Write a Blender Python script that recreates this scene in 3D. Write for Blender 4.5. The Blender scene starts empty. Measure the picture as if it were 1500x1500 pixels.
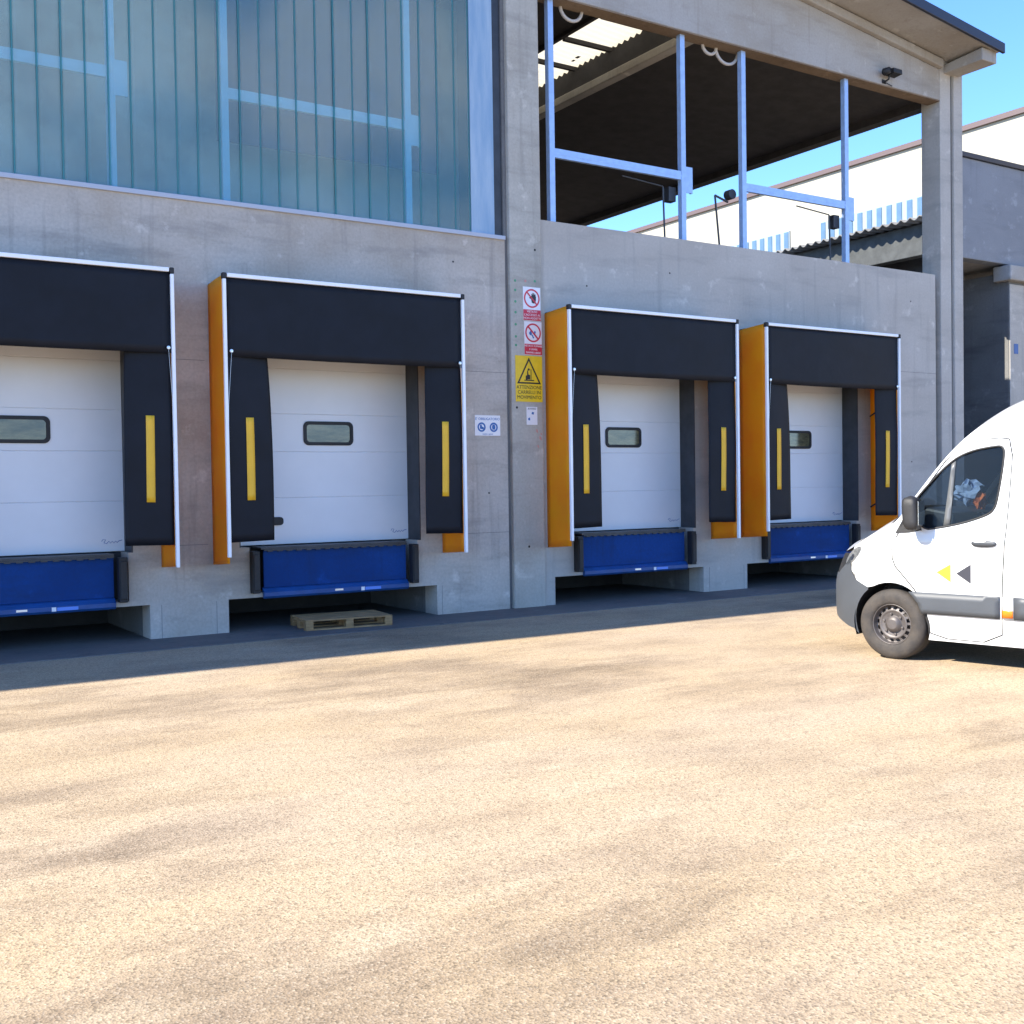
import bpy, bmesh, math, random
from mathutils import Vector, Matrix
from mathutils.geometry import delaunay_2d_cdt
random.seed(7)
PI = math.pi
sc = bpy.context.scene
C = sc.collection

# ---------------------------------------------------------------- camera
cam = bpy.data.cameras.new("camera"); camo = bpy.data.objects.new("camera", cam); C.objects.link(camo)
cam.sensor_width = 36; cam.lens = 1650.96 / 1500 * 36; cam.clip_end = 2000
yaw, pitch, roll = 0.57293, -0.023614, -0.0149867
f = Vector((math.sin(yaw) * math.cos(pitch), math.cos(yaw) * math.cos(pitch), math.sin(pitch)))
r = Vector((math.cos(yaw), -math.sin(yaw), 0)); u = r.cross(f)
cr, sr = math.cos(roll), math.sin(roll)
r2 = cr * r + sr * u; u2 = -sr * r + cr * u
camo.matrix_world = Matrix(((r2.x, u2.x, -f.x, 0), (r2.y, u2.y, -f.y, -14.182), (r2.z, u2.z, -f.z, 1.8567), (0, 0, 0, 1)))
sc.camera = camo

# ---------------------------------------------------------------- light
SUN = Vector((-1.25, 0.165, 1.0)).normalized()          # towards the sun
elev = math.asin(SUN.z)
w = bpy.data.worlds.new("World"); sc.world = w; w.use_nodes = True
nt = w.node_tree; nt.nodes.clear()
sky = nt.nodes.new("ShaderNodeTexSky"); sky.sky_type = 'NISHITA'; sky.sun_disc = False
sky.sun_elevation = elev; sky.sun_rotation = math.atan2(SUN.x, SUN.y)
sky.air_density = 1.0; sky.dust_density = 0.1; sky.ozone_density = 3.5; sky.altitude = 1500
bg = nt.nodes.new("ShaderNodeBackground"); bg.inputs[1].default_value = 0.15
wo = nt.nodes.new("ShaderNodeOutputWorld")
hs = nt.nodes.new('ShaderNodeHueSaturation'); hs.inputs['Saturation'].default_value = 1.12; nt.links.new(sky.outputs[0], hs.inputs['Color']); tint = nt.nodes.new('ShaderNodeMix'); tint.data_type = 'RGBA'; tint.blend_type = 'MULTIPLY'; tint.inputs[0].default_value = 1; tint.inputs[7].default_value = (0.80, 0.86, 1.0, 1); nt.links.new(hs.outputs[0], tint.inputs[6]); nt.links.new(tint.outputs[2], bg.inputs[0]); nt.links.new(bg.outputs[0], wo.inputs[0])
sl = bpy.data.lights.new("sun", 'SUN'); sl.energy = 4.3; sl.angle = math.radians(0.5); sl.color = (1, 0.93, 0.80)
so = bpy.data.objects.new("sun", sl); C.objects.link(so)
so.rotation_euler = SUN.to_track_quat('Z', 'Y').to_euler(); so.location = (0, 0, 40)
sc.view_settings.view_transform = 'Standard'; sc.view_settings.look = 'None'
sc.view_settings.exposure = 1.55; sc.view_settings.gamma = 1

# ---------------------------------------------------------------- materials
def mat(name, col, rough=0.6, metal=0.0, var=0.0, vscale=3.0, col2=None, bump=0.0, bscale=40.0, spec=0.5, stretch=(1, 1, 1), coat=0.0, fine=0.0, transl=0.0):
    m = bpy.data.materials.new(name); m.use_nodes = True; t = m.node_tree; N = t.nodes; Lk = t.links
    b = N["Principled BSDF"]; b.inputs["Base Color"].default_value = (*col, 1); b.inputs["Roughness"].default_value = rough
    b.inputs["Metallic"].default_value = metal; b.inputs["Specular IOR Level"].default_value = spec
    if coat: b.inputs["Coat Weight"].default_value = coat; b.inputs["Coat Roughness"].default_value = 0.05
    if var or bump or fine:
        tc = N.new("ShaderNodeTexCoord"); mp = N.new("ShaderNodeMapping"); mp.inputs["Scale"].default_value = stretch
        geo = N.new("ShaderNodeNewGeometry")
        Lk.new(geo.outputs["Position"] if name.startswith("w_") else tc.outputs["Object"], mp.inputs[0])
    if var:
        n = N.new("ShaderNodeTexNoise"); n.inputs["Scale"].default_value = vscale; n.inputs["Detail"].default_value = 6; n.inputs["Roughness"].default_value = 0.62
        Lk.new(mp.outputs[0], n.inputs["Vector"])
        cr_ = N.new("ShaderNodeValToRGB"); c2 = col2 or tuple(c * (1 - var) for c in col)
        cr_.color_ramp.elements[0].position = 0.36; cr_.color_ramp.elements[1].position = 0.64
        cr_.color_ramp.elements[0].color = (*c2, 1); cr_.color_ramp.elements[1].color = (*col, 1)
        Lk.new(n.outputs[0], cr_.inputs[0]); Lk.new(cr_.outputs[0], b.inputs["Base Color"])
    if bump:
        n2 = N.new("ShaderNodeTexNoise"); n2.inputs["Scale"].default_value = bscale; n2.inputs["Detail"].default_value = 3
        Lk.new(mp.outputs[0], n2.inputs["Vector"])
        bp = N.new("ShaderNodeBump"); bp.inputs["Strength"].default_value = bump; bp.inputs["Distance"].default_value = 0.01
        Lk.new(n2.outputs[0], bp.inputs["Height"]); Lk.new(bp.outputs[0], b.inputs["Normal"])
    if transl:
        tr = N.new("ShaderNodeBsdfTranslucent"); tr.inputs[0].default_value = (*col, 1)
        mx = N.new("ShaderNodeMixShader"); mx.inputs[0].default_value = transl
        Lk.new(b.outputs[0], mx.inputs[1]); Lk.new(tr.outputs[0], mx.inputs[2]); Lk.new(mx.outputs[0], N["Material Output"].inputs[0])
    return m

def concrete(name, base, stain, dark, seed=0.0, board=0.0):
    m = bpy.data.materials.new(name); m.use_nodes = True; t = m.node_tree; N = t.nodes; Lk = t.links
    b = N["Principled BSDF"]; b.inputs["Roughness"].default_value = 0.85; b.inputs["Specular IOR Level"].default_value = 0.3
    g = N.new("ShaderNodeNewGeometry")
    def noise(scale, stretch, detail=6, rough=0.6, off=0.0):
        mp = N.new("ShaderNodeMapping"); mp.inputs["Scale"].default_value = stretch; mp.inputs["Location"].default_value = (seed + off, off, off * 2)
        n = N.new("ShaderNodeTexNoise"); n.inputs["Scale"].default_value = scale; n.inputs["Detail"].default_value = detail; n.inputs["Roughness"].default_value = rough
        Lk.new(g.outputs["Position"], mp.inputs[0]); Lk.new(mp.outputs[0], n.inputs["Vector"]); return n
    def ramp(n, p0, p1):
        c = N.new("ShaderNodeMapRange"); c.inputs[1].default_value = p0; c.inputs[2].default_value = p1; Lk.new(n.outputs[0], c.inputs[0]); return c
    def mix(fac, a, bcol, mode='MIX', s=1.0):
        mx = N.new("ShaderNodeMix"); mx.data_type = 'RGBA'; mx.blend_type = mode
        if s != 1.0:
            mm = N.new("ShaderNodeMath"); mm.operation = 'MULTIPLY'; mm.inputs[1].default_value = s; Lk.new(fac, mm.inputs[0]); fac = mm.outputs[0]
        Lk.new(fac, mx.inputs[0])
        if isinstance(a, tuple): mx.inputs[6].default_value = (*a, 1)
        else: Lk.new(a, mx.inputs[6])
        mx.inputs[7].default_value = (*bcol, 1); return mx.outputs[2]
    c = mix(ramp(noise(0.55, (1, 1, 1.2)), 0.40, 0.62).outputs[0], base, stain, s=0.85)
    c = mix(ramp(noise(1.3, (0.5, 0.5, 2.6), off=3.1), 0.52, 0.72).outputs[0], c, dark, s=0.60)       # horizontal casting bands
    c = mix(ramp(noise(2.2, (2.6, 2.6, 0.16), off=7.7), 0.56, 0.74).outputs[0], c, dark, s=0.55)      # vertical run marks
    c = mix(ramp(noise(2.8, (1, 1, 1), 8, off=5.0), 0.60, 0.70).outputs[0], c, tuple(min(1, x * 1.45) for x in base), s=0.6)
    c = mix(ramp(noise(26, (1, 1, 1), 3, off=2.0), 0.35, 0.75).outputs[0], c, dark, s=0.30)
    c = mix(ramp(noise(70, (1, 1, 1), 2, off=9.0), 0.66, 0.74).outputs[0], c, tuple(x * 0.4 for x in dark), s=0.5)   # pores
    Lk.new(c, b.inputs["Base Color"])
    bp = N.new("ShaderNodeBump"); bp.inputs["Strength"].default_value = 0.35; bp.inputs["Distance"].default_value = 0.006
    Lk.new(noise(30, (1, 1, 1), 4).outputs[0], bp.inputs["Height"]); Lk.new(bp.outputs[0], b.inputs["Normal"])
    return m

M = {}
M['conc_left'] = concrete("w_conc_left", (0.53, 0.485, 0.43), (0.40, 0.34, 0.275), (0.22, 0.205, 0.19), 1.0)
M['conc_right'] = concrete("w_conc_right", (0.50, 0.47, 0.425), (0.43, 0.395, 0.35), (0.30, 0.285, 0.265), 14.0)
M['conc_pillar'] = concrete("w_conc_pillar", (0.49, 0.465, 0.41), (0.40, 0.365, 0.31), (0.25, 0.235, 0.21), 25.0)
M['conc_beam'] = concrete("w_conc_beam", (0.42, 0.405, 0.385), (0.35, 0.315, 0.27), (0.25, 0.225, 0.195), 37.0)
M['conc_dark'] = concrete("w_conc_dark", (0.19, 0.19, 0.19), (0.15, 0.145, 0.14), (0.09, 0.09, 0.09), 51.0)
M['conc_blue'] = concrete("w_conc_blue", (0.27, 0.285, 0.31), (0.23, 0.245, 0.27), (0.18, 0.19, 0.21), 63.0)
M['soffit'] = concrete('w_soffit', (0.27, 0.20, 0.135), (0.20, 0.14, 0.09), (0.12, 0.085, 0.06), 44.0)
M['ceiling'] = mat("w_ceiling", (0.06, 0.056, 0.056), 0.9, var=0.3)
M['shade_grey'] = mat('w_shade_grey', (0.07, 0.075, 0.075), 0.85, var=0.3)  # darkened to carry the shade under the shed eave and canopy
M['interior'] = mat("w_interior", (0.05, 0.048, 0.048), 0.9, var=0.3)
M['curtain'] = mat("curtain_fabric", (0.0055, 0.0075, 0.014), 0.62, var=0.35, vscale=2.5, bump=0.7, bscale=3.5, spec=0.28)
M['orange'] = mat("orange_fabric", (1.0, 0.45, 0.004), 0.55, var=0.25, vscale=1.6, bump=0.6, bscale=4, col2=(0.98, 0.32, 0.004), transl=0.35)
M['yellow'] = mat("yellow_tape", (0.86, 0.47, 0.02), 0.5, var=0.1)
M['white_trim'] = mat("white_trim", (0.88, 0.89, 0.92), 0.35, var=0.06)
M['alu'] = mat("aluminium", (0.75, 0.77, 0.80), 0.35, 0.9)
M['door'] = mat("white_door_paint", (0.80, 0.81, 0.83), 0.42, var=0.05, vscale=1.2, bump=0.03, bscale=90)
M['black'] = mat("black_rubber", (0.018, 0.018, 0.02), 0.6, var=0.3, vscale=6, bump=0.2)
M['darkmetal'] = mat("dark_metal", (0.06, 0.065, 0.075), 0.5, 0.3, var=0.3, vscale=4)
M['blue'] = mat("w_blue_leveller_paint", (0.004, 0.050, 0.23), 0.5, var=0.35, vscale=2.2, col2=(0.003, 0.032, 0.15), bump=0.08, bscale=12, spec=0.25)
M['blue'] = concrete('w_blue_worn', (0.005, 0.052, 0.23), (0.003, 0.036, 0.165), (0.010, 0.030, 0.09), 83.0)
M['blue_lip'] = mat("blue_lip_paint", (0.01, 0.075, 0.27), 0.45, var=0.3, vscale=5)
M['galv'] = mat("galvanised_steel", (0.40, 0.56, 0.84), 0.4, 0.2, var=0.15, vscale=9)  # blue of the sky light mixed into the steel colour
M['galv_skylit'] = mat("skylit_steel", (0.50, 0.85, 1.0), 0.4, 0.0, var=0.1, vscale=9)  # same steel behind the glass, brighter sky light put into its colour
M['white'] = mat("sign_white", (0.82, 0.80, 0.82), 0.45, var=0.05, vscale=12)
M['red'] = mat("sign_red", (0.62, 0.03, 0.06), 0.45, var=0.12, vscale=14)
M['sign_yellow'] = mat("sign_yellow", (0.86, 0.58, 0.02), 0.45, var=0.12, vscale=10)
M['ink'] = mat("sign_ink", (0.02, 0.018, 0.018), 0.5)
M['sign_blue'] = mat("sign_blue", (0.03, 0.13, 0.38), 0.5)
M['green'] = mat("green_paint", (0.08, 0.30, 0.16), 0.6)
M['pink'] = mat("pink_paint", (0.55, 0.25, 0.22), 0.6)
M['wood'] = mat("pallet_wood", (0.42, 0.25, 0.11), 0.8, var=0.45, vscale=4, stretch=(1, 8, 8), bump=0.4, bscale=30)
M['cream'] = mat("w_cream_wall", (0.38, 0.355, 0.29), 0.8, var=0.05, vscale=0.3)
M['brown_trim'] = mat("brown_trim", (0.11, 0.075, 0.07), 0.5)
M['cable_white'] = mat("cable_conduit", (0.50, 0.47, 0.44), 0.5)
M['navy'] = mat("dark_flashing", (0.02, 0.02, 0.034), 0.45)
M['van_white'] = mat("van_white_paint", (0.62, 0.62, 0.61), 0.28, coat=0.7, var=0.03, vscale=1.5)
M['van_grey'] = mat("van_grey_plastic", (0.06, 0.067, 0.078), 0.5, var=0.12, vscale=3, bump=0.08, bscale=120)
M['tyre'] = mat("tyre_rubber", (0.032, 0.028, 0.026), 0.8, var=0.4, vscale=8, col2=(0.058, 0.048, 0.040), bump=0.3, bscale=60)
M['rim'] = mat("rim_steel", (0.13, 0.115, 0.11), 0.5, 0.5, var=0.25, vscale=12)
M['logo_yellow'] = mat("logo_yellow", (0.85, 0.80, 0.03), 0.4)
M['logo_dark'] = mat("logo_dark", (0.035, 0.035, 0.045), 0.4)
M['amber'] = mat("amber_lens", (0.9, 0.20, 0.02), 0.25)
M['seat'] = mat("seat_cloth", (0.035, 0.036, 0.042), 0.9, var=0.3, vscale=14)
M['jacket_blue'] = mat("jacket_blue", (0.45, 0.60, 0.88), 0.8, var=0.4, vscale=10)
M['jacket_orange'] = mat("jacket_orange", (0.85, 0.22, 0.05), 0.8, var=0.3, vscale=10)
M['lamp_inner'] = mat("lamp_inner", (0.55, 0.56, 0.56), 0.3, 0.5, var=0.5, vscale=25)
M['van_div'] = mat("van_divider_grey", (0.11, 0.115, 0.12), 0.4)
M['van_strip_pale'] = mat("van_strip_pale", (0.46, 0.47, 0.48), 0.45)
M['joint_grey'] = mat('joint_grey', (0.20, 0.20, 0.20), 0.9)
M['seam'] = mat("shut_line_dark", (0.25, 0.25, 0.25), 0.8)
M['chrome'] = mat("chrome", (0.75, 0.76, 0.78), 0.15, 1.0)

def glass(name, tint, transp, rough=0.05, body=(0.02, 0.025, 0.03)):
    m = bpy.data.materials.new(name); m.use_nodes = True; t = m.node_tree; N = t.nodes; Lk = t.links
    b = N["Principled BSDF"]; b.inputs["Base Color"].default_value = (*body, 1); b.inputs["Roughness"].default_value = rough
    tr = N.new("ShaderNodeBsdfTransparent"); tr.inputs[0].default_value = (*tint, 1)
    mx = N.new("ShaderNodeMixShader"); mx.inputs[0].default_value = transp
    Lk.new(b.outputs[0], mx.inputs[1]); Lk.new(tr.outputs[0], mx.inputs[2]); Lk.new(mx.outputs[0], N["Material Output"].inputs[0])
    return m
M['van_glass'] = glass("van_glass", (0.50, 0.56, 0.60), 0.72)
M['door_glass'] = glass("door_glass", (0.9, 0.9, 0.8), 0.55, 0.03)
M['lamp_glass'] = glass("lamp_glass", (0.9, 0.9, 0.9), 0.82)

def uglass():
    m = bpy.data.materials.new("w_profiled_glass"); m.use_nodes = True; t = m.node_tree; N = t.nodes; Lk = t.links
    b = N["Principled BSDF"]; b.inputs["Roughness"].default_value = 0.22; b.inputs["Specular IOR Level"].default_value = 0.4
    g = N.new("ShaderNodeNewGeometry")
    n = N.new("ShaderNodeTexNoise"); n.inputs["Scale"].default_value = 0.35; n.inputs["Detail"].default_value = 3
    Lk.new(g.outputs["Position"], n.inputs["Vector"])
    n2 = N.new("ShaderNodeTexNoise"); n2.inputs["Scale"].default_value = 60; n2.inputs["Detail"].default_value = 2
    Lk.new(g.outputs["Position"], n2.inputs["Vector"])
    rp = N.new("ShaderNodeValToRGB"); e = rp.color_ramp.elements
    e[0].position = 0.40; e[0].color = (0.20, 0.35, 0.40, 1); e[1].position = 0.60; e[1].color = (0.56, 0.59, 0.50, 1)
    Lk.new(n.outputs[0], rp.inputs[0]); Lk.new(rp.outputs[0], b.inputs["Base Color"])
    bp = N.new("ShaderNodeBump"); bp.inputs["Strength"].default_value = 0.07; bp.inputs["Distance"].default_value = 0.004
    Lk.new(n2.outputs[0], bp.inputs["Height"]); Lk.new(bp.outputs[0], b.inputs["Normal"])
    tr = N.new("ShaderNodeBsdfTransparent"); tr.inputs[0].default_value = (0.75, 0.93, 1.0, 1)
    mx = N.new("ShaderNodeMixShader"); mx.inputs[0].default_value = 0.70
    Lk.new(b.outputs[0], mx.inputs[1]); Lk.new(tr.outputs[0], mx.inputs[2]); Lk.new(mx.outputs[0], N["Material Output"].inputs[0])
    return m
M['sill_grey'] = mat('sill_grey', (0.42, 0.45, 0.52), 0.5)
M['inner_pale'] = mat('w_inner_pale', (0.80, 0.78, 0.68), 0.8, var=0.6, vscale=0.5)
M['inner_blue'] = mat('w_inner_blue', (0.015, 0.07, 0.17), 0.8, var=0.4)
M['uglass'] = uglass()
M['uglass_end'] = mat("w_frosted_end_glass", (0.36, 0.47, 0.58), 0.45, var=0.5, vscale=2.0, col2=(0.22, 0.35, 0.50), bump=0.5, bscale=70, stretch=(3, 3, 0.4))
M['seal'] = glass("teal_seal", (0.35, 0.70, 0.72), 0.45, 0.3, (0.10, 0.32, 0.34))

def skylight_mat():
    m = bpy.data.materials.new("translucent_sheet"); m.use_nodes = True; t = m.node_tree; N = t.nodes; Lk = t.links
    b = N["Principled BSDF"]; b.inputs["Base Color"].default_value = (0.85, 0.78, 0.62, 1); b.inputs["Roughness"].default_value = 0.5
    tr = N.new("ShaderNodeBsdfTranslucent"); tr.inputs[0].default_value = (0.62, 0.55, 0.40, 1)
    mx = N.new("ShaderNodeMixShader"); mx.inputs[0].default_value = 0.85
    Lk.new(b.outputs[0], mx.inputs[1]); Lk.new(tr.outputs[0], mx.inputs[2]); Lk.new(mx.outputs[0], N["Material Output"].inputs[0])
    return m
M['skylight'] = skylight_mat()

def asphalt():
    m = bpy.data.materials.new("yard_asphalt"); m.use_nodes = True; t = m.node_tree; N = t.nodes; Lk = t.links
    b = N["Principled BSDF"]; b.inputs["Roughness"].default_value = 0.9; b.inputs["Specular IOR Level"].default_value = 0.25
    g = N.new("ShaderNodeNewGeometry")
    def noise(scale, stretch=(1, 1, 1), detail=4, rough=0.6, off=0.0, rot=0.0):
        mp = N.new("ShaderNodeMapping"); mp.inputs["Scale"].default_value = stretch; mp.inputs["Location"].default_value = (off, off * 1.7, 0); mp.inputs["Rotation"].default_value = (0, 0, rot)
        n = N.new("ShaderNodeTexNoise"); n.inputs["Scale"].default_value = scale; n.inputs["Detail"].default_value = detail; n.inputs["Roughness"].default_value = rough
        Lk.new(g.outputs["Position"], mp.inputs[0]); Lk.new(mp.outputs[0], n.inputs["Vector"]); return n
    def mr(n, a, c_):
        q = N.new("ShaderNodeMapRange"); q.inputs[1].default_value = a; q.inputs[2].default_value = c_; Lk.new(n.outputs[0], q.inputs[0]); return q.outputs[0]
    def mix(fac, a, bc, s=1.0):
        mm = N.new("ShaderNodeMath"); mm.operation = 'MULTIPLY'; mm.inputs[1].default_value = s; Lk.new(fac, mm.inputs[0])
        mx = N.new("ShaderNodeMix"); mx.data_type = 'RGBA'; Lk.new(mm.outputs[0], mx.inputs[0])
        if isinstance(a, tuple): mx.inputs[6].default_value = (*a, 1)
        else: Lk.new(a, mx.inputs[6])
        mx.inputs[7].default_value = (*bc, 1); return mx.outputs[2]
    c = mix(mr(noise(0.30, (0.8, 1.5, 1), 5, off=2), 0.35, 0.68), (0.44, 0.325, 0.195), (0.445, 0.345, 0.24))
    c = mix(mr(noise(0.40, (0.50, 1.15, 1), 8, 0.72, off=11), 0.51, 0.66), c, (0.16, 0.115, 0.075), 0.8)     # long dark worn lanes
    c = mix(mr(noise(0.9, (0.7, 1.3, 1), 8, 0.7, off=21), 0.47, 0.70), c, (0.19, 0.14, 0.10), 0.60)
    c = mix(mr(noise(1.1, (0.5, 1.4, 1), 5, off=31), 0.58, 0.72), c, (0.52, 0.42, 0.29), 0.60)
    vo = N.new("ShaderNodeTexVoronoi"); vo.inputs["Scale"].default_value = 100; Lk.new(g.outputs["Position"], vo.inputs["Vector"])
    hsv = N.new("ShaderNodeSeparateColor"); Lk.new(vo.outputs["Color"], hsv.inputs[0])
    q = N.new("ShaderNodeMapRange"); q.inputs[1].default_value = 0.55; q.inputs[2].default_value = 1.0; Lk.new(hsv.outputs[0], q.inputs[0])
    c = mix(q.outputs[0], c, (0.09, 0.07, 0.045), 0.62)
    q2 = N.new("ShaderNodeMapRange"); q2.inputs[1].default_value = 0.70; q2.inputs[2].default_value = 1.0; Lk.new(hsv.outputs[1], q2.inputs[0])
    c = mix(q2.outputs[0], c, (0.60, 0.50, 0.37), 0.35)
    c = mix(mr(noise(30, (1, 1, 1), 4), 0.5, 0.72), c, (0.20, 0.15, 0.10), 0.5)
    Lk.new(c, b.inputs["Base Color"])
    bp = N.new("ShaderNodeBump"); bp.inputs["Strength"].default_value = 0.55; bp.inputs["Distance"].default_value = 0.004
    Lk.new(vo.outputs["Distance"], bp.inputs["Height"]); Lk.new(bp.outputs[0], b.inputs["Normal"])
    return m
M['asphalt'] = asphalt()
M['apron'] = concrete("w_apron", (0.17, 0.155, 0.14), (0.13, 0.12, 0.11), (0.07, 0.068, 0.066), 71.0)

# ---------------------------------------------------------------- helpers
def empty(name, loc=(0, 0, 0), rz=0, label=None, cat=None, group=None):
    o = bpy.data.objects.new(name, None); C.objects.link(o); o.location = loc; o.rotation_euler = (0, 0, rz); o.empty_display_size = 0.2
    return tag(o, label, cat, group)
def tag(o, label=None, cat=None, group=None, kind=None):
    if label: o['label'] = label
    if cat: o['category'] = cat
    if group: o['group'] = group
    if kind: o['kind'] = kind
    return o
class MB:
    def __init__(s): s.v = []; s.f = []
    def box(s, x0, x1, y0, y1, z0, z1):
        b = len(s.v); s.v += [(x, y, z) for z in (z0, z1) for x, y in ((x0, y0), (x1, y0), (x1, y1), (x0, y1))]
        s.f += [tuple(b + i for i in q) for q in ((3, 2, 1, 0), (4, 5, 6, 7), (0, 1, 5, 4), (1, 2, 6, 5), (2, 3, 7, 6), (3, 0, 4, 7))]
        return s
    def prism(s, pts, axis, a0, a1):
        """pts 2D outline; axis 0: (y,z) outline extruded in x, 1: (x,z) in y, 2: (x,y) in z"""
        b = len(s.v); n = len(pts)
        def P(p, a): return {0: (a, p[0], p[1]), 1: (p[0], a, p[1]), 2: (p[0], p[1], a)}[axis]
        s.v += [P(p, a0) for p in pts] + [P(p, a1) for p in pts]
        s.f.append(tuple(b + i for i in range(n))); s.f.append(tuple(b + n + i for i in reversed(range(n))))
        for i in range(n): j = (i + 1) % n; s.f.append((b + i, b + n + i, b + n + j, b + j))
        return s
    def tube(s, pts, rad, n=8):
        pts = [Vector(p) for p in pts]; b = len(s.v); K = len(pts)
        prev = None
        for i, p in enumerate(pts):
            d = (pts[min(i + 1, K - 1)] - pts[max(i - 1, 0)]).normalized()
            a = (prev - d * prev.dot(d)) if prev is not None else d.orthogonal()
            if a.length < 1e-6: a = d.orthogonal()
            a.normalize(); prev = a; c = d.cross(a)
            rr = rad[i] if isinstance(rad, (list, tuple)) else rad
            for k in range(n):
                t = 2 * PI * k / n; s.v.append(tuple(p + a * (math.cos(t) * rr) + c * (math.sin(t) * rr)))
        for i in range(K - 1):
            for k in range(n):
                s.f.append((b + i * n + k, b + i * n + (k + 1) % n, b + (i + 1) * n + (k + 1) % n, b + (i + 1) * n + k))
        s.f.append(tuple(b + k for k in reversed(range(n)))); s.f.append(tuple(b + (K - 1) * n + k for k in range(n)))
        return s
    def grid(s, fn, nu, nv, flip=False):
        b = len(s.v)
        for j in range(nv + 1):
            for i in range(nu + 1): s.v.append(tuple(fn(i / nu, j / nv)))
        for j in range(nv):
            for i in range(nu):
                a = b + j * (nu + 1) + i; q = (a, a + 1, a + nu + 2, a + nu + 1)
                s.f.append(q[::-1] if flip else q)
        return s
    def lathe(s, prof, n=40, axis='y', cen=(0, 0, 0), skip=None):
        """prof: (radius, offset along axis)"""
        b = len(s.v); K = len(prof)
        for (rr, a) in prof:
            for k in range(n):
                t = 2 * PI * k / n
                s.v.append((cen[0] + rr * math.cos(t), cen[1] + a, cen[2] + rr * math.sin(t)))
        for i in range(K - 1):
            for k in range(n):
                if skip and skip(i, k): continue
                s.f.append((b + i * n + k, b + (i + 1) * n + k, b + (i + 1) * n + (k + 1) % n, b + i * n + (k + 1) % n))
        return s
    def build(s, name, m, parent=None, smooth=False, bevel=0.0, solid=0.0, recalc=True):
        me = bpy.data.meshes.new(name); me.from_pydata([tuple(v) for v in s.v], [], s.f); me.update()
        if recalc:
            bm = bmesh.new(); bm.from_mesh(me); bmesh.ops.recalc_face_normals(bm, faces=bm.faces); bm.to_mesh(me); bm.free()
        o = bpy.data.objects.new(name, me); C.objects.link(o)
        me.materials.append(M[m] if isinstance(m, str) else m)
        if smooth:
            for p in me.polygons: p.use_smooth = True
        if solid:
            md = o.modifiers.new("solid", 'SOLIDIFY'); md.thickness = solid; md.offset = -1
        if bevel:
            md = o.modifiers.new("bevel", 'BEVEL'); md.width = bevel; md.segments = 2; md.limit_method = 'ANGLE'; md.angle_limit = math.radians(50)
        if parent: o.parent = parent
        return o
def rbox(x0, x1, y0, y1, z0, z1): return MB().box(x0, x1, y0, y1, z0, z1)

def holed(x0, x1, z0, z1, y0, y1, holes):
    """slab in the xz plane with rectangular holes, one clean mesh with reveals"""
    xs = sorted({x0, x1} | {h[0] for h in holes} | {h[1] for h in holes}); zs = sorted({z0, z1} | {h[2] for h in holes} | {h[3] for h in holes})
    xs = [x for x in xs if x0 <= x <= x1]; zs = [z for z in zs if z0 <= z <= z1]
    def solid(i, j):
        if i < 0 or j < 0 or i >= len(xs) - 1 or j >= len(zs) - 1: return False
        cx, cz = (xs[i] + xs[i + 1]) / 2, (zs[j] + zs[j + 1]) / 2
        return not any(h[0] < cx < h[1] and h[2] < cz < h[3] for h in holes)
    m = MB()
    def q(*p): b = len(m.v); m.v.extend(p); m.f.append((b, b + 1, b + 2, b + 3))
    for i in range(len(xs) - 1):
        for j in range(len(zs) - 1):
            if not solid(i, j): continue
            a, c, d, e = xs[i], xs[i + 1], zs[j], zs[j + 1]
            q((a, y0, d), (c, y0, d), (c, y0, e), (a, y0, e)); q((a, y1, d), (a, y1, e), (c, y1, e), (c, y1, d))
            if not solid(i - 1, j): q((a, y0, d), (a, y0, e), (a, y1, e), (a, y1, d))
            if not solid(i + 1, j): q((c, y0, d), (c, y1, d), (c, y1, e), (c, y0, e))
            if not solid(i, j - 1): q((a, y0, d), (a, y1, d), (c, y1, d), (c, y0, d))
            if not solid(i, j + 1): q((a, y0, e), (c, y0, e), (c, y1, e), (a, y1, e))
    return m
def build_holed(m, name, mt, parent):
    o = m.build(name, mt, parent, recalc=False)
    bm = bmesh.new(); bm.from_mesh(o.data); bmesh.ops.remove_doubles(bm, verts=bm.verts, dist=1e-5); bmesh.ops.recalc_face_normals(bm, faces=bm.faces); bm.to_mesh(o.data); bm.free()
    return o
def text(name, body, size, m, parent, loc, rot=(PI / 2, 0, 0), ext=0.0008, align='CENTER', bold=0.0, sx=1.0):
    cu = bpy.data.curves.new(name, 'FONT'); cu.body = body; cu.size = size; cu.extrude = ext; cu.align_x = align; cu.align_y = 'CENTER'; cu.offset = bold; cu.resolution_u = 3
    t = bpy.data.objects.new(name, cu); me = bpy.data.meshes.new_from_object(t); bpy.data.objects.remove(t)
    o = bpy.data.objects.new(name, me); C.objects.link(o); me.materials.clear(); me.materials.append(M[m]); o.parent = parent
    o.location = loc; o.rotation_euler = rot; o.scale = (sx, 1, 1)
    return o
def ring(m, cx, cz, r0, r1, y0, y1, n=36, squash=1.0):
    b = len(m.v)
    for (rr, yy) in ((r0, y1), (r0, y0), (r1, y0), (r1, y1)):
        for k in range(n):
            t = 2 * PI * k / n; m.v.append((cx + rr * math.cos(t) * squash, yy, cz + rr * math.sin(t)))
    for i in range(3):
        for k in range(n): m.f.append((b + i * n + k, b + i * n + (k + 1) % n, b + (i + 1) * n + (k + 1) % n, b + (i + 1) * n + k))
    return m
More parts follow.
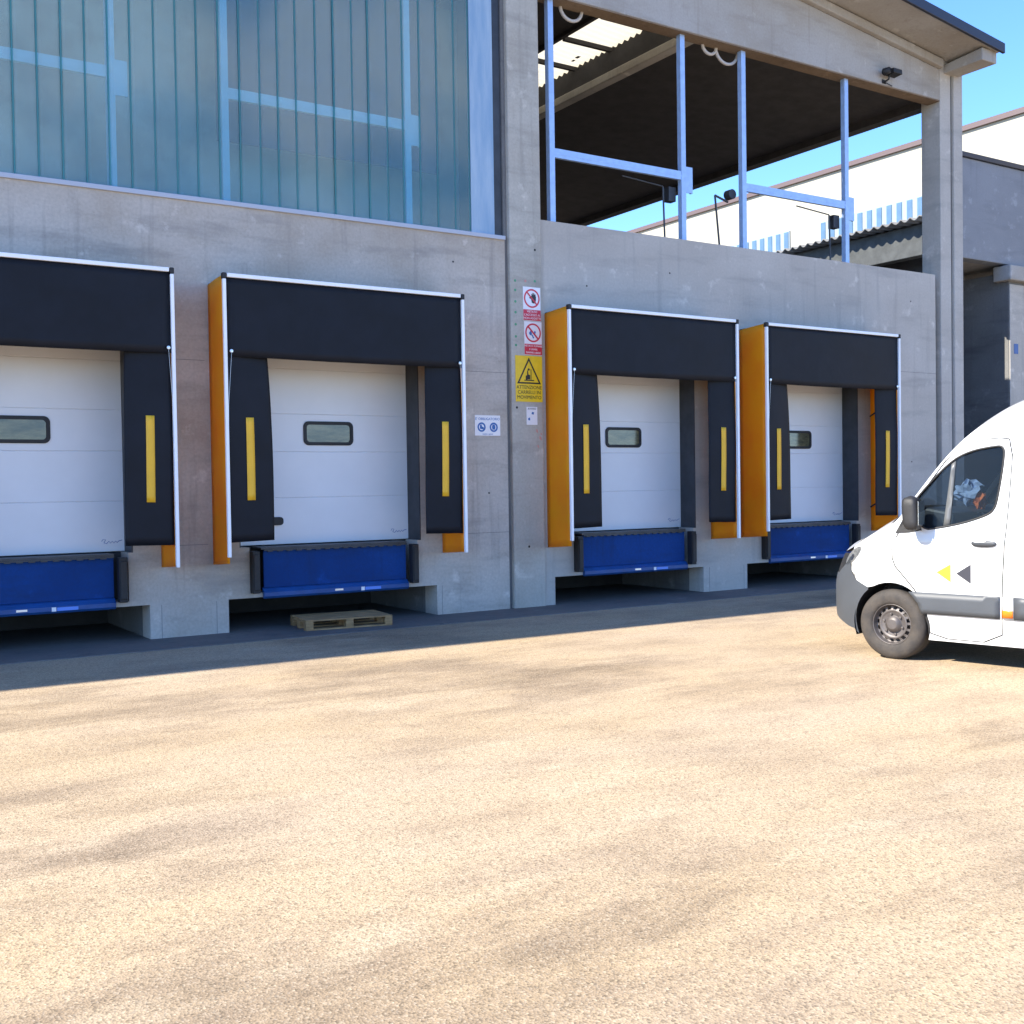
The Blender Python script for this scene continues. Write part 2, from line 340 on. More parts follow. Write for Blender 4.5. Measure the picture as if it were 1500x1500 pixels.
def rrect(cx, cz, hw, hh, rad, n=6):
    p = []
    for (sx, sz, a0) in ((1, 1, 0), (-1, 1, PI / 2), (-1, -1, PI), (1, -1, 1.5 * PI)):
        for k in range(n + 1):
            a = a0 + PI / 2 * k / n; p.append((cx + sx * (hw - rad) + rad * math.cos(a), cz + sz * (hh - rad) + rad * math.sin(a)))
    return p

# ---------------------------------------------------------------- ground
g = MB(); g.grid(lambda a, b: (-300 + 700 * a, -350 + 700 * b, 0), 4, 4)
tag(g.build('ground', 'asphalt'), kind='structure')
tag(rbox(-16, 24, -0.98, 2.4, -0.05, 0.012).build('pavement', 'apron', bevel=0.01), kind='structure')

# ---------------------------------------------------------------- warehouse
WH = empty('warehouse', (9.4, 0, 0), label='grey concrete warehouse with four white dock doors and a glazed upper wall', cat='building')
WH.location = (0, 0, 0)
XC = [2.26, 6.27, 11.48, 15.53]
holesL, holesR = [], []
def dock_holes(xc, pit0, pit1): return [(xc - 1.33, xc + 1.33, 1.1, 3.75), (xc - 1.20, xc + 1.27, 0.5, 1.1), (pit0, pit1, -1, 0.44)]
holesL += dock_holes(2.26, 0.74, 3.78) + dock_holes(6.27, 4.78, 7.85)
holesR += dock_holes(11.48, 9.92, 12.97) + dock_holes(15.53, 13.98, 17.05)
build_holed(holed(-14, 9.09, 0, 5.5, 0, 0.36, holesL), 'wall', 'conc_left', WH)
build_holed(holed(9.70, 19.15, 0, 5.88, 0, 0.36, holesR), 'wall', 'conc_right', WH)
# central pillar with a rebate, wall joint
rbox(9.15, 9.72, -0.045, 0.55, 0, 12.0).build('pillar', 'conc_pillar', WH, bevel=0.02)
rbox(9.09, 9.15, 0.03, 0.5, 0, 12.0).build('joint', 'conc_dark', WH)
# corner column
rbox(19.33, 19.66, -0.0, 0.44, 0, 10.25).build('column', 'conc_right', WH, bevel=0.015)
rbox(19.66, 19.72, 0.03, 0.44, 0, 10.25).build('joint', 'conc_dark', WH)
rbox(19.72, 20.0, -0.03, 0.44, 0, 10.25).build('column', 'conc_right', WH, bevel=0.015)
# panel joints
for (a, b, z) in ((17.4, 19.15, 3.93), (8.1, 9.09, 3.53), (8.1, 9.09, 1.16), (3.99, 4.53, 3.5), (3.99, 4.53, 1.16), (9.72, 9.76, 3.93), (17.4, 19.15, 1.16)):
    rbox(a, b, -0.0015, 0.004, z, z + 0.007).build('panel_joint', 'joint_grey', WH)
for (x) in (3.92, 4.62, 7.93, 13.1, 13.9): rbox(x, x + 0.006, -0.0015, 0.004, 0.01, 0.43).build('panel_joint', 'joint_grey', WH)
# concrete platform (floor) behind the docks, pit lining
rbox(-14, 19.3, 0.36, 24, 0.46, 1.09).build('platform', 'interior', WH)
rbox(-14, 19.3, 2.2, 2.4, 0, 0.46).build('pit_wall', 'interior', WH)
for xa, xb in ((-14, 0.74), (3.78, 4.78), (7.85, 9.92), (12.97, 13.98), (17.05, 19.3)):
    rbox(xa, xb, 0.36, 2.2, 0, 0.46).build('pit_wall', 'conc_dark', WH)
rbox(-14, 19.6, 0.6, 24, 4.9, 5.2).build('light_block_floor', 'interior', WH)  # unseen slab added to keep the light in the hall low
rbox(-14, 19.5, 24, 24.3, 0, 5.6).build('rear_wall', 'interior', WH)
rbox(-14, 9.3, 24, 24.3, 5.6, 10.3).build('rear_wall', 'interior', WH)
rbox(-14.3, -14, 0, 24.3, 0, 10).build('side_wall', 'conc_left', WH)
rbox(19.33, 19.6, 0.5, 24.3, 0, 5.6).build('side_wall', 'conc_right', WH)
# tapered beam of the gable
RX = 9.4
def ztop(x): return 10.09 + (19.33 - max(x, RX) if x >= RX else 19.33 - RX - (RX - x) * 0.35) * 0.126
def bz(x): return ztop(x)
bp_ = [(9.72, 9.32), (19.33, 9.32), (19.33, 9.92), (9.72, ztop(9.72) - 0.17)]
MB().prism(bp_, 1, 0.0, 0.29).build('roof_beam', 'conc_beam', WH, bevel=0.015)
# upper flange of the beam, a lit ledge
rbox(9.72, 19.33, 0.004, 0.288, 9.298, 9.317).build('soffit_board', 'soffit', WH)
MB().prism([(9.72, ztop(9.72) - 0.165), (19.33, 9.925), (19.33, 10.09), (9.72, ztop(9.72))], 1, -0.10, 0.29).build('roof_beam', 'conc_beam', WH, bevel=0.02)
MB().prism([(-14, 9.32), (9.15, 9.32), (9.15, ztop(9.15)), (-14, ztop(-14))], 1, 0.0, 0.29).build('roof_beam', 'conc_beam', WH, bevel=0.015)
# roof overhang: sloping soffit slabs and dark verge flashing
def slab(xa, xb, name, m, y0, y1, dz0, dz1):
    v = []
    for x in (xa, xb):
        for (y, dz) in ((y0, dz0[0]), (y1, dz0[1]), (y1, dz1[1]), (y0, dz1[0])): v.append((x, y, ztop(x) + dz))
    mb = MB(); mb.v = v; mb.f = [(0, 1, 2, 3), (7, 6, 5, 4), (0, 4, 5, 1), (1, 5, 6, 2), (2, 6, 7, 3), (3, 7, 4, 0)]
    return mb.build(name, m, WH, bevel=0.01)
OV = -0.93
for xa, xb in ((RX, 19.93), (-15, RX)):
    slab(xa, xb, 'roof', 'conc_beam', OV, 0.6, (0.06, 0.005), (0.16, 0.16))
    slab(xa, xb + (0.05 if xb > 15 else 0), 'flashing', 'navy', OV - 0.06, OV - 0.002, (0.03, 0.03), (0.22, 0.22))
MB().prism([(-0.86, 9.86), (0.1, 9.86), (0.1, 10.02), (-0.86, 10.10)], 0, 19.45, 19.9).build('gutter_end', 'conc_beam', WH, bevel=0.02)
# roof underside : precast wings, skylight strips and rafters
def zr(x): return 9.42 + (19.6 - x) * 0.10 if x > RX else 9.42 + (19.6 - RX) * 0.10 - (RX - x) * 0.02
def roofstrip(xa, xb, name, m, y0=0.3, y1=24.3, t=0.12):
    mb = MB(); v = []
    for x in (xa, xb):
        for (y, dz) in ((y0, 0), (y1, 0), (y1, t), (y0, t)): v.append((x, y, zr(x) + dz))
    mb.v = v; mb.f = [(0, 1, 2, 3), (7, 6, 5, 4), (0, 4, 5, 1), (1, 5, 6, 2), (2, 6, 7, 3), (3, 7, 4, 0)]
    return mb.build(name, m, WH)
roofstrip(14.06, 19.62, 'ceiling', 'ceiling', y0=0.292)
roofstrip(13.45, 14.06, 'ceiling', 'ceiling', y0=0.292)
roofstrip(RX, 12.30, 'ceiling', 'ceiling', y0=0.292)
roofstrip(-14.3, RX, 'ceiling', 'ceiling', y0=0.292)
rbox(9.72, 9.86, 0.56, 24, 5.2, 10.2).build('streak_block_wall', 'interior', WH)  # unseen wall added to keep the bright skylight out of the left glass
for xa_, xb_ in ((12.22, 12.298), (13.452, 13.53)): rbox(xa_, xb_, 0.292, 24, zr(13) - 0.0, zr(12) + 0.06).build('leak_curb', 'ceiling', WH)  # boxes added to stop sunlight slipping past the skylight edges
rbox(12.3, 13.45, 0.292, 0.60, zr(13), zr(12) + 0.06).build('leak_curb', 'ceiling', WH)  # added end piece, closes the sun leak behind the beam
rbox(19.35, 19.62, 0.45, 24.3, 9.30, 9.5).build('edge_beam', 'ceiling', WH)
# corrugated translucent strips
def corr(xa, xb, y0, y1, name, zoff=0.12, cuts=()):
    mb = MB(); nx = int((xb - xa) / 0.02); ny = 40
    # corrugation ridges run across (x) so the wave is seen along y, edge is scalloped
    n = int((y1 - y0) / 0.022)
    mb.grid(lambda a, b: (xa + (xb - xa) * a, y0 + (y1 - y0) * b, zr(xa + (xb - xa) * a) + zoff + 0.028 * math.sin((y0 + (y1 - y0) * b) * 2 * PI / 0.177)), 2, n)
    return mb.build(name, 'skylight', WH, smooth=True)
corr(12.30, 13.45, 0.62, 24, 'skylight')
for y in (1.7, 2.85, 4.0, 5.6, 7.4, 9.2, 11): rbox(12.3, 13.45, y, y + 0.07, zr(13.0) - 0.03, zr(13.0) + 0.05).build('purlin', 'ceiling', WH)
rnd = random.Random(3)
for _ in range(14):
    x = rnd.uniform(12.4, 13.3); y = rnd.uniform(0.8, 7); q = rnd.uniform(0.02, 0.07); rbox(x, x + q, y, y + q * 1.6, zr(x) + 0.075, zr(x) + 0.08).build('dead_leaf', 'ceiling', WH)
rbox(13.30, 13.52, 0.30, 24, 9.50, 9.66).build('ceiling_beam', 'conc_pillar', WH, bevel=0.02)
rbox(13.34, 13.44, 0.30, 24, 9.662, 10.02).build('beam_web', 'ceiling', WH)  # dark ceiling colour stands for the shade on this recessed web
# lower left glazing : profiled glass planks, sill, seams, end piece
rbox(-14, 9.09, -0.03, 0.10, 5.50, 5.56).build('sill', 'sill_grey', WH, bevel=0.006)
SE = [8.519, 8.274, 7.989, 7.709, 7.44, 7.193, 6.913, 6.667, 6.397, 6.133, 5.848, 5.594, 5.344, 5.075, 4.80, 4.517, 4.252, 3.981, 3.694, 3.43, 3.16, 2.891, 2.617, 2.35]
while SE[-1] > -13.8: SE.append(SE[-1] - 0.272)
gm = MB(); sm = MB()
for a, b in zip(SE[1:], SE[:-1]):
    rr = random.uniform(-0.006, 0.006); tl = random.uniform(-0.012, 0.012)
    gm.prism([(a + 0.014, 0.035 + rr), (a + 0.05, 0.022 + rr), (b - 0.05, 0.022 + rr + tl), (b - 0.014, 0.035 + rr + tl), (b - 0.014, 0.045 + rr + tl), (a + 0.014, 0.045 + rr)], 2, 5.56, 9.32)
for a in SE: sm.box(a - 0.009, a + 0.009, 0.03, 0.052, 5.56, 9.32)
gm.build('glass_wall', 'uglass', WH); sm.build('glass_seal', 'seal', WH)
rbox(8.535, 8.93, 0.02, 0.045, 5.56, 9.32).build('end_glass', 'uglass_end', WH)
rbox(8.93, 9.09, 0.06, 0.08, 5.56, 9.32).build('end_glass', 'darkmetal', WH)
rbox(-14, 9.08, 1.3, 1.4, 5.2, 9.32).build('glass_backing', 'inner_pale', WH)  # made-up pale backing that lightens the glass in front
rbox(4.95, 8.3, 0.55, 0.60, 6.5, 9.32).build('glass_dark_sheet', 'inner_blue', WH)  # made-up dark sheet that deepens the glass tone here
# steel lift frames in the upper bays
def steel_frame(xa, xb, m):
    y = 0.14 if m == 'galv' else 0.105
    mb = MB(); mb.box(xa - 0.05, xa + 0.05, y - 0.04, y + 0.06, 5.5, 9.32); mb.build('steel_post', m, WH, bevel=0.006)
    mb = MB(); mb.box(xb - 0.05, xb + 0.05, y - 0.04, y + 0.06, 5.5, 9.32); mb.build('steel_post', m, WH, bevel=0.006)
    mb = MB(); mb.box(xa + 0.052, xb - 0.052, y - 0.03, y + 0.03, 6.90, 7.04); mb.box(xa + 0.052, xb - 0.052, y - 0.034, y - 0.03, 6.95, 6.985); mb.build('steel_rail', m, WH)
    mb = MB(); mb.box(xb + 0.052, xb + 0.20, y - 0.03, y - 0.01, 6.70, 7.13); mb.box(xb + 0.18, xb + 0.20, y - 0.009, y + 0.03, 6.70, 7.13); mb.build('end_plate', m, WH)
    if m != 'galv': return
    mb = MB(); mb.box(xb - 0.21, xb - 0.055, y + 0.10, y + 0.24, 6.56, 6.80); mb.tube([(xb - 0.34, y + 0.1, 6.78), (xb - 0.30, y + 0.1, 5.6)], 0.018, 6); mb.tube([(xb - 0.34, y + 0.1, 6.78), (xb - 1.2, y + 0.1, 6.84)], 0.014, 6); mb.build('motor', 'darkmetal', WH, bevel=0.01)
steel_frame(10.05, 12.72, 'galv'); steel_frame(14.11, 16.73, 'galv'); steel_frame(0.83, 3.47, 'galv_skylit'); steel_frame(4.89, 7.54, 'galv_skylit')
mb = MB(); mb.lathe([(0.0, -0.07), (0.085, -0.07), (0.085, 0.07), (0, 0.07)], 16, cen=(13.97, 0.32, 6.86)); mb.tube([(13.6, 0.3, 6.8), (13.72, 0.3, 5.7)], 0.02, 6); mb.tube([(13.6, 0.3, 6.8), (13.9, 0.3, 6.72)], 0.02, 6); mb.build('motor', 'darkmetal', WH)
# cable conduit loops under the soffit
for (cx, cz, rr) in ((10.55, 9.32, 0.21), (13.46, 9.32, 0.16), (13.86, 9.32, 0.26)):
    k = MB(); k.tube([(cx + rr * math.cos(PI + PI * i / 14), 0.25, cz + rr * 0.95 * math.sin(PI + PI * i / 14)) for i in range(15)], 0.028, 8)
    k.build('cable_loop', 'cable_white', WH, smooth=True)

# sectional doors
GZ = [1.105, 1.735, 2.36, 2.875, 3.49, 3.95]
def sectional_door(xc, handle=False):
    x0, x1 = xc - 1.325, xc + 1.37
    y = 0.37
    d = MB()
    for z0, z1 in zip(GZ[:-1], GZ[1:]):
        d.prism([(y + 0.04, z0 + 0.0005), (y + 0.005, z0 + 0.0005), (y, z0 + 0.008), (y, z1 - 0.008), (y + 0.005, z1 - 0.0005), (y + 0.04, z1 - 0.0005)], 0, x0, x1)
    D = d.build('sectional_door', 'door', WH)
    cx, cz = xc + 0.10, 2.615
    fr = MB(); o1 = rrect(cx, cz, 0.37, 0.165, 0.075); i1 = rrect(cx, cz, 0.325, 0.12, 0.045); n = len(o1)
    ya, yb = y - 0.018, y - 0.002
    fr.v = [(p[0], ya, p[1]) for p in o1] + [(p[0], ya, p[1]) for p in i1] + [(p[0], yb, p[1]) for p in o1] + [(p[0], yb, p[1]) for p in i1]
    for k in range(n):
        j = (k + 1) % n; fr.f += [(k, j, n + j, n + k), (k, 2 * n + k, 2 * n + j, j), (n + k, n + j, 3 * n + j, 3 * n + k)]
    fr.build('window_frame', 'black', D)
    pn = MB(); pn.prism(i1, 1, y - 0.006, y - 0.003); pn.build('window_pane', 'pane_view', D)
    if handle:
        MB().prism(rrect(xc - 0.72, 1.42, 0.13, 0.055, 0.045), 1, y - 0.03, y - 0.002).build('handle', 'black', D)
    # maker's flourish, lower right corner
    sgn = MB(); bx_, bzz = x1 - 0.33, 1.205
    pts = [(0, .03), (.02, .055), (.05, .05), (.03, .01), (.06, 0), (.09, .03), (.11, .005), (.13, .03), (.15, .005), (.17, .03), (.19, .01), (.21, .03), (.25, .04)]
    sgn.tube([(bx_ + p[0], y - 0.003, bzz + p[1]) for p in pts], 0.0035, 4); sgn.build('emblem', 'sign_blue', D)
    # tracks
    rbox(x1 - 0.035, x1 + 0.0, y - 0.03, y - 0.002, 1.11, 3.74).build('track', 'darkmetal', D)
    return D
M['pane_view'] = mat("pane_olive", (0.17, 0.155, 0.085), 0.10, var=0.75, vscale=4.0, col2=(0.03, 0.035, 0.028), spec=0.8, stretch=(0.6, 1, 2.2))
for i, xc in enumerate(XC): sectional_door(xc, i == 1)
# steel lining of door reveals (dark)
for xc in XC:
    rv = MB(); rv.box(xc + 1.315, xc + 1.33, 0.0, 0.36, 1.10, 3.75); rv.box(xc - 1.33, xc - 1.315, 0.0, 0.36, 1.10, 3.75); rv.box(xc - 1.31, xc + 1.31, 0.0, 0.36, 3.735, 3.75); rv.build('door_lining', 'darkmetal', WH)

# ---------------------------------------------------------------- dock shelters
def shelter(x0, label):
    S = empty('dock_shelter', (x0, 0, 0), label=label, cat='dock shelter', group='inflated canopy dock shelters round the doors')
    W = 3.4; Y = -0.62
    # header curtain with a gentle belly
    hd = MB(); hd.grid(lambda a, b: (0.03 + (W - 0.06) * a, Y - 0.018 - 0.012 * math.sin(PI * a) * (1 - b) + 0.004 * math.sin(a * 9), 3.50 + 0.98 * b - 0.014 * math.sin(a * PI) * (1 - b)), 30, 10)
    hd.build('header_curtain', 'curtain', S, smooth=True, solid=0.006)
    # side curtains, inner edge bows
    rs = random.Random(int(x0 * 10))
    for s in (0, 1):
        amp = 0.055 + rs.random() * 0.03
        def fn(a, b, s=s):
            z = 1.20 + 2.45 * b
            bow = 0.03 - amp * 0.65 * max(0, (b - 0.55) / 0.45) ** 1.6 + 0.012 * math.sin(PI * min(1, b / 0.6))
            w_ = (0.555 + bow) if not s else (0.565 + bow * 0.25 - 0.03 * b)
            x = 0.03 + w_ * a
            if s: x = W - x
            return (x, Y + 0.012 + 0.06 * a * a * (0.3 + 0.7 * b) + 0.008 * math.sin(b * 7 + s), z + 0.012 * a)
        sc_ = MB(); sc_.grid(fn, 12, 24); o = sc_.build('side_curtain', 'curtain', S, smooth=True, solid=0.006)
        ym = MB()
        ym.grid(lambda a, b, s=s: (lambda p: (p[0], p[1] - 0.010, p[2]))(fn((0.25 + 0.11 * a) / 0.62 if not s else (0.24 + 0.11 * a) / 0.62, 0.21 + 0.42 * b)), 2, 14)
        ym.build('guide_stripe', 'yellow', o, smooth=True, solid=0.002)
        # orange side panel
        xs = (0.0, 0.03) if s == 0 else (W - 0.03, W)
        sp = MB(); sp.grid(lambda a, b, xs=xs, s=s: (xs[0] + 0.015 + (0.012 * math.sin(PI * a) * math.sin(b * 11 + s) ), Y + 0.01 + (0.61) * a, 0.90 + 0.04 * (1 - a) + (4.46 - 0.9) * b), 6, 30)
        sp.build('side_panel', 'orange', S, smooth=True, solid=0.012)
        # white corner trim
        xt = (-0.010, 0.032) if s == 0 else (W - 0.032, W + 0.010)
        rbox(xt[0], xt[1], Y - 0.05, Y + 0.0, 1.02 if s == 0 else 0.93, 4.44).build('corner_profile', 'white_trim', S, bevel=0.008)
        rbox(xt[0] - 0.004, xt[1] + 0.004, Y - 0.054, Y + 0.02, 4.442, 4.515).build('corner_cap', 'black', S, bevel=0.01)
        # folding arms between wall and front frame
        xa = 0.06 if s == 0 else W - 0.06
        for za in (3.35, 1.65): am = MB(); am.tube([(xa, Y + 0.03, za), (xa, -0.02, za - 0.3)], 0.014, 6); am.build('folding_arm', 'black', S)
        # eyelet and cord
        xe = 0.085 if s == 0 else W - 0.07
        em = MB(); em.lathe([(0, -0.012), (0.02, -0.010), (0.024, 0)], 12, cen=(xe, Y - 0.035, 3.56)); em.tube([(xe, Y - 0.04, 3.54), (xe - (0.05 if s == 0 else -0.035), Y - 0.04, 2.9), (xe - (0.055 if s == 0 else -0.04), Y - 0.035, 2.5)], 0.002, 5)
        em.build('tension_cord', 'alu', S)
    rbox(0.045, W - 0.045, Y - 0.05, Y + 0.0, 4.462, 4.512).build('top_profile', 'white_trim', S, bevel=0.008)
    tp = MB(); tp.box(0.02, W - 0.02, Y + 0.0, -0.01, 4.455, 4.475); tp.build('top_panel', 'curtain', S)
    return S
shelter(0.56, 'leftmost dark dock shelter, cut by the photo edge, its outer orange flank unseen')
shelter(4.575, 'dark dock shelter left of the pillar, round the door with the black handle')
shelter(9.775, 'dark dock shelter directly right of the pillar with the warning signs')
shelter(13.83, 'dark dock shelter farthest right, nearest the white van')

# ---------------------------------------------------------------- dock levellers
def leveller(xc, label):
    D = empty('dock_leveller', (xc, 0, 0), label=label, cat='dock leveller', group='blue dock levellers under the doors')
    p = MB(); p.box(-1.00, 1.10, 0.03, 0.06, 0.56, 1.06); p.build('front_plate', 'blue', D, bevel=0.004)
    rbox(-1.04, 1.10, 0.0, 0.36, 1.064, 1.092).build('deck', 'darkmetal', D)
    l = MB(); l.prism([(-0.055, 0.45), (-0.03, 0.42), (0.028, 0.44), (0.028, 0.56), (-0.01, 0.545), (-0.055, 0.50)], 0, -1.03, 1.10); l.build('lip', 'blue_lip', D, bevel=0.004)
    h = MB(); h.box(-1.0, 1.10, -0.005, 0.028, 1.045, 1.062)
    for k in range(15): h.box(-0.95 + k * 0.135, -0.95 + k * 0.135 + 0.07, -0.0052, 0.0278, 1.032, 1.0455)
    h.build('hinge', 'darkmetal', D)
    for x in (-1.20, 1.13):
        b = MB(); b.box(x, x + 0.10, -0.12, 0.0, 0.50, 1.05); b.box(x + 0.01, x + 0.09, -0.14, -0.122, 0.54, 1.01); b.build('rubber_bumper', 'black', D, bevel=0.012)
    rbox(-0.03, 0.09, -0.060, -0.0555, 0.465, 0.49).build('rating_plate', 'alu', D)
    rbox(0.36, 0.41, -0.060, -0.0555, 0.445, 0.495).build('sticker', 'white', D)
    st = rbox(0.42, 0.66, -0.060, -0.0555, 0.45, 0.49).build('sticker', 'sticker_blue', D)
    return D
M['sticker_blue'] = mat("sticker_blue", (0.10, 0.25, 0.75), 0.4)
leveller(2.26, 'blue steel dock leveller under the leftmost door, by the picture edge')
leveller(6.27, 'blue steel dock leveller directly behind the wooden pallet')
leveller(11.48, 'blue steel dock leveller under the first door right of the pillar')
leveller(15.53, 'blue steel dock leveller partly hidden by the van nose')

# ---------------------------------------------------------------- signs
def sign(x0, x1, z0, z1, m, y, label, group=None, name='safety_sign'):
    S = empty(name, ((x0 + x1) / 2, y, z0), label=label, cat='sign', group=group)
    w_ = (x1 - x0) / 2
    rbox(-w_, w_, -0.004, 0.0, 0, z1 - z0).build('board', m, S)
    return S, w_, z1 - z0
PY = -0.046
S, hw, H = sign(9.372, 9.685, 4.33, 4.835, 'white', PY, 'topmost sign on the pillar, dark hand in a red ring', 'prohibition signs on the pillar')
rg = MB(); ring(rg, 0, 0.335, 0.118, 0.142, -0.0065, -0.004); a = 0.118 * 0.707; rg.prism([(-a - 0.008, 0.335 + a - 0.008), (-a + 0.008, 0.335 + a + 0.008), (a + 0.008, 0.335 - a + 0.008), (a - 0.008, 0.335 - a - 0.008)], 1, -0.0085, -0.0068); rg.build('ring', 'red', S)
hd = MB()
hd.prism([(0.0, 0.27), (0.045, 0.26), (0.072, 0.30), (0.076, 0.36), (0.06, 0.39), (0.0, 0.385), (-0.02, 0.36), (-0.045, 0.35), (-0.04, 0.335), (-0.012, 0.325)], 1, -0.006, -0.0042)
for k, (x, t) in enumerate(((0.0, 0.405), (0.02, 0.42), (0.04, 0.415), (0.06, 0.40))): hd.prism([(x - 0.007, 0.38), (x + 0.008, 0.38), (x + 0.007, t), (x - 0.006, t)], 1, -0.0062, -0.0043)
hd.build('pictogram', 'ink', S)
rbox(-hw, hw, -0.006, -0.004, 0.005, 0.165).build('red_panel', 'red', S)
for z, t in ((0.135, 'VIETATO'), (0.085, "L'ACCESSO AI"), (0.035, 'NON ADDETTI')): text('lettering', t, 0.046, 'white', S, (0, -0.007, z))
S, hw, H = sign(9.385, 9.70, 3.815, 4.318, 'white', PY, 'prohibition sign with struck-out flame, just above the yellow warning sign', 'prohibition signs on the pillar')
rg = MB(); ring(rg, 0, 0.335, 0.118, 0.142, -0.0065, -0.004); rg.prism([(-a - 0.009, 0.335 + a - 0.009), (-a + 0.009, 0.335 + a + 0.009), (a + 0.009, 0.335 - a + 0.009), (a - 0.009, 0.335 - a - 0.009)], 1, -0.0085, -0.0068); rg.build('ring', 'red', S)
hd = MB(); hd.prism([(-0.05, 0.36), (-0.075, 0.33), (-0.06, 0.30), (-0.03, 0.295), (-0.02, 0.32), (-0.03, 0.35), (-0.05, 0.40)], 1, -0.006, -0.0042); hd.prism([(-0.03, 0.30), (0.0, 0.25), (0.02, 0.26), (-0.012, 0.31)], 1, -0.0062, -0.0043); hd.prism([(0.01, 0.33), (0.035, 0.31), (0.05, 0.35), (0.03, 0.37)], 1, -0.0061, -0.0041); hd.build('pictogram', 'sign_blue', S)
rbox(-hw, hw, -0.006, -0.004, 0.005, 0.165).build('red_panel', 'red', S)
for z, t in ((0.135, 'VIETATO FUMARE'), (0.085, 'E USARE'), (0.035, 'FIAMME LIBERE')): text('lettering', t, 0.040, 'white', S, (0, -0.007, z))
S, hw, H = sign(9.215, 9.70, 3.11, 3.80, 'sign_yellow', PY - 0.001, 'yellow warning sign with a black triangle, below the red prohibition signs')
tr = MB()
def tri(k): return [(0, 0.22 + 0.235 * 1.0 + (0.21 - 0.0) * k), (-0.215 * k, 0.285 + (1 - k) * 0.11), (0.215 * k, 0.285 + (1 - k) * 0.11)]
O = [(0, 0.665), (-0.215, 0.27), (0.215, 0.27)]; I = [(0, 0.615), (-0.175, 0.293), (0.175, 0.293)]
for k in range(3): j = (k + 1) % 3; tr.prism([O[k], O[j], I[j], I[k]], 1, -0.006, -0.0042)
tr.build('triangle', 'ink', S)
pg = MB(); pg.prism([(-0.085, 0.315), (0.09, 0.315), (0.09, 0.33), (-0.085, 0.33)], 1, -0.006, -0.0042); pg.prism([(-0.06, 0.335), (0.02, 0.335), (0.02, 0.40), (-0.01, 0.41), (-0.02, 0.47), (-0.035, 0.47), (-0.035, 0.40), (-0.06, 0.39)], 1, -0.006, -0.0043)
pg.prism([(0.03, 0.33), (0.042, 0.33), (0.042, 0.49), (0.03, 0.49)], 1, -0.006, -0.0041); ring(pg, -0.005, 0.485, 0.001, 0.018, -0.006, -0.004, 16); ring(pg, -0.045, 0.34, 0.001, 0.016, -0.0065, -0.004, 16); pg.build('pictogram', 'ink', S)
for z, t in ((0.215, 'ATTENZIONE'), (0.14, 'CARRELLI IN'), (0.065, 'MOVIMENTO')): text('lettering', t, 0.074, 'ink', S, (0, -0.0055, z))
S, hw, H = sign(9.405, 9.60, 2.765, 3.035, 'white', PY, 'small white paper notice under the yellow warning sign', None, 'notice')
nm = MB(); nm.prism([(-0.01, 0.16), (0.03, 0.155), (0.035, 0.19), (0.0, 0.195)], 1, -0.006, -0.0042); nm.prism([(-0.07, 0.07), (-0.035, 0.065), (-0.04, 0.11), (-0.07, 0.10)], 1, -0.006, -0.0042); nm.build('pictogram', 'sign_blue', S)
text('lettering', 'AVVISO', 0.045, 'ink', S, (0, -0.005, 0.24))
S, hw, H = sign(8.52, 8.96, 2.595, 2.895, 'white', -0.002, 'white sign with two round blue pictograms on the wall left of the pillar')
for cx in (-0.105, 0.105):
    rg = MB(); ring(rg, cx, 0.125, 0.045, 0.07, -0.006, -0.004); rg.build('ring', 'sign_blue', S)
    q = MB(); s_ = 1 if cx < 0 else -1
    if cx < 0: q.prism([(cx - 0.03, 0.10), (cx + 0.035, 0.09), (cx + 0.04, 0.12), (cx + 0.005, 0.135), (cx + 0.0, 0.165), (cx - 0.025, 0.16)], 1, -0.006, -0.0042)
    else: q.prism([(cx - 0.022, 0.09), (cx + 0.022, 0.09), (cx + 0.03, 0.13), (cx + 0.018, 0.165), (cx - 0.018, 0.165), (cx - 0.03, 0.13)], 1, -0.006, -0.0042)
    q.build('pictogram', 'sign_blue', S)
text('lettering', "E' OBBLIGATORIO", 0.052, 'sign_blue', S, (0, -0.005, 0.245)); text('lettering', 'scarpe e guanti', 0.03, 'sign_blue', S, (0, -0.005, 0.025))
for (x_, z_) in ((9.42, 0.93), (9.235, 3.02), (9.6, 5.4)): MB().prism(rrect(x_, z_, 0.018, 0.018, 0.017), 1, PY, -0.044).build('tie_hole', 'black', WH)
for (x_, z_) in ((8.75, 1.75), (8.2, 5.1), (12.3, 5.3), (18.4, 5.3), (18.4, 2.2), (10.6, 4.95)): MB().prism(rrect(x_, z_, 0.014, 0.014, 0.013), 1, -0.0015, 0.002).build('tie_hole', 'black', WH)
# painted dots on the pillar (part of the pillar)
dt = MB()
for z in (4.91, 4.77, 4.60, 4.44, 4.26, 4.08, 3.95): ring(dt, 9.235, z, 0.001, 0.02, PY - 0.001, -0.044, 10)
ring(dt, 9.59, 4.93, 0.001, 0.02, PY - 0.001, -0.044, 10); dt.build('paint_mark', 'green', WH)
dt = MB(); ring(dt, 9.42, 4.92, 0.001, 0.02, PY - 0.001, -0.044, 10)
for (x, z, q) in ((9.58, 2.66, .03), (9.64, 2.55, .035), (9.60, 2.43, .025), (9.66, 2.62, .02)): dt.prism([(x, z), (x + q, z - q * .6), (x + q * .8, z + q), (x - q * .2, z + q * 1.4)], 1, PY - 0.0005, -0.044)
dt.build('paint_mark', 'pink', WH)

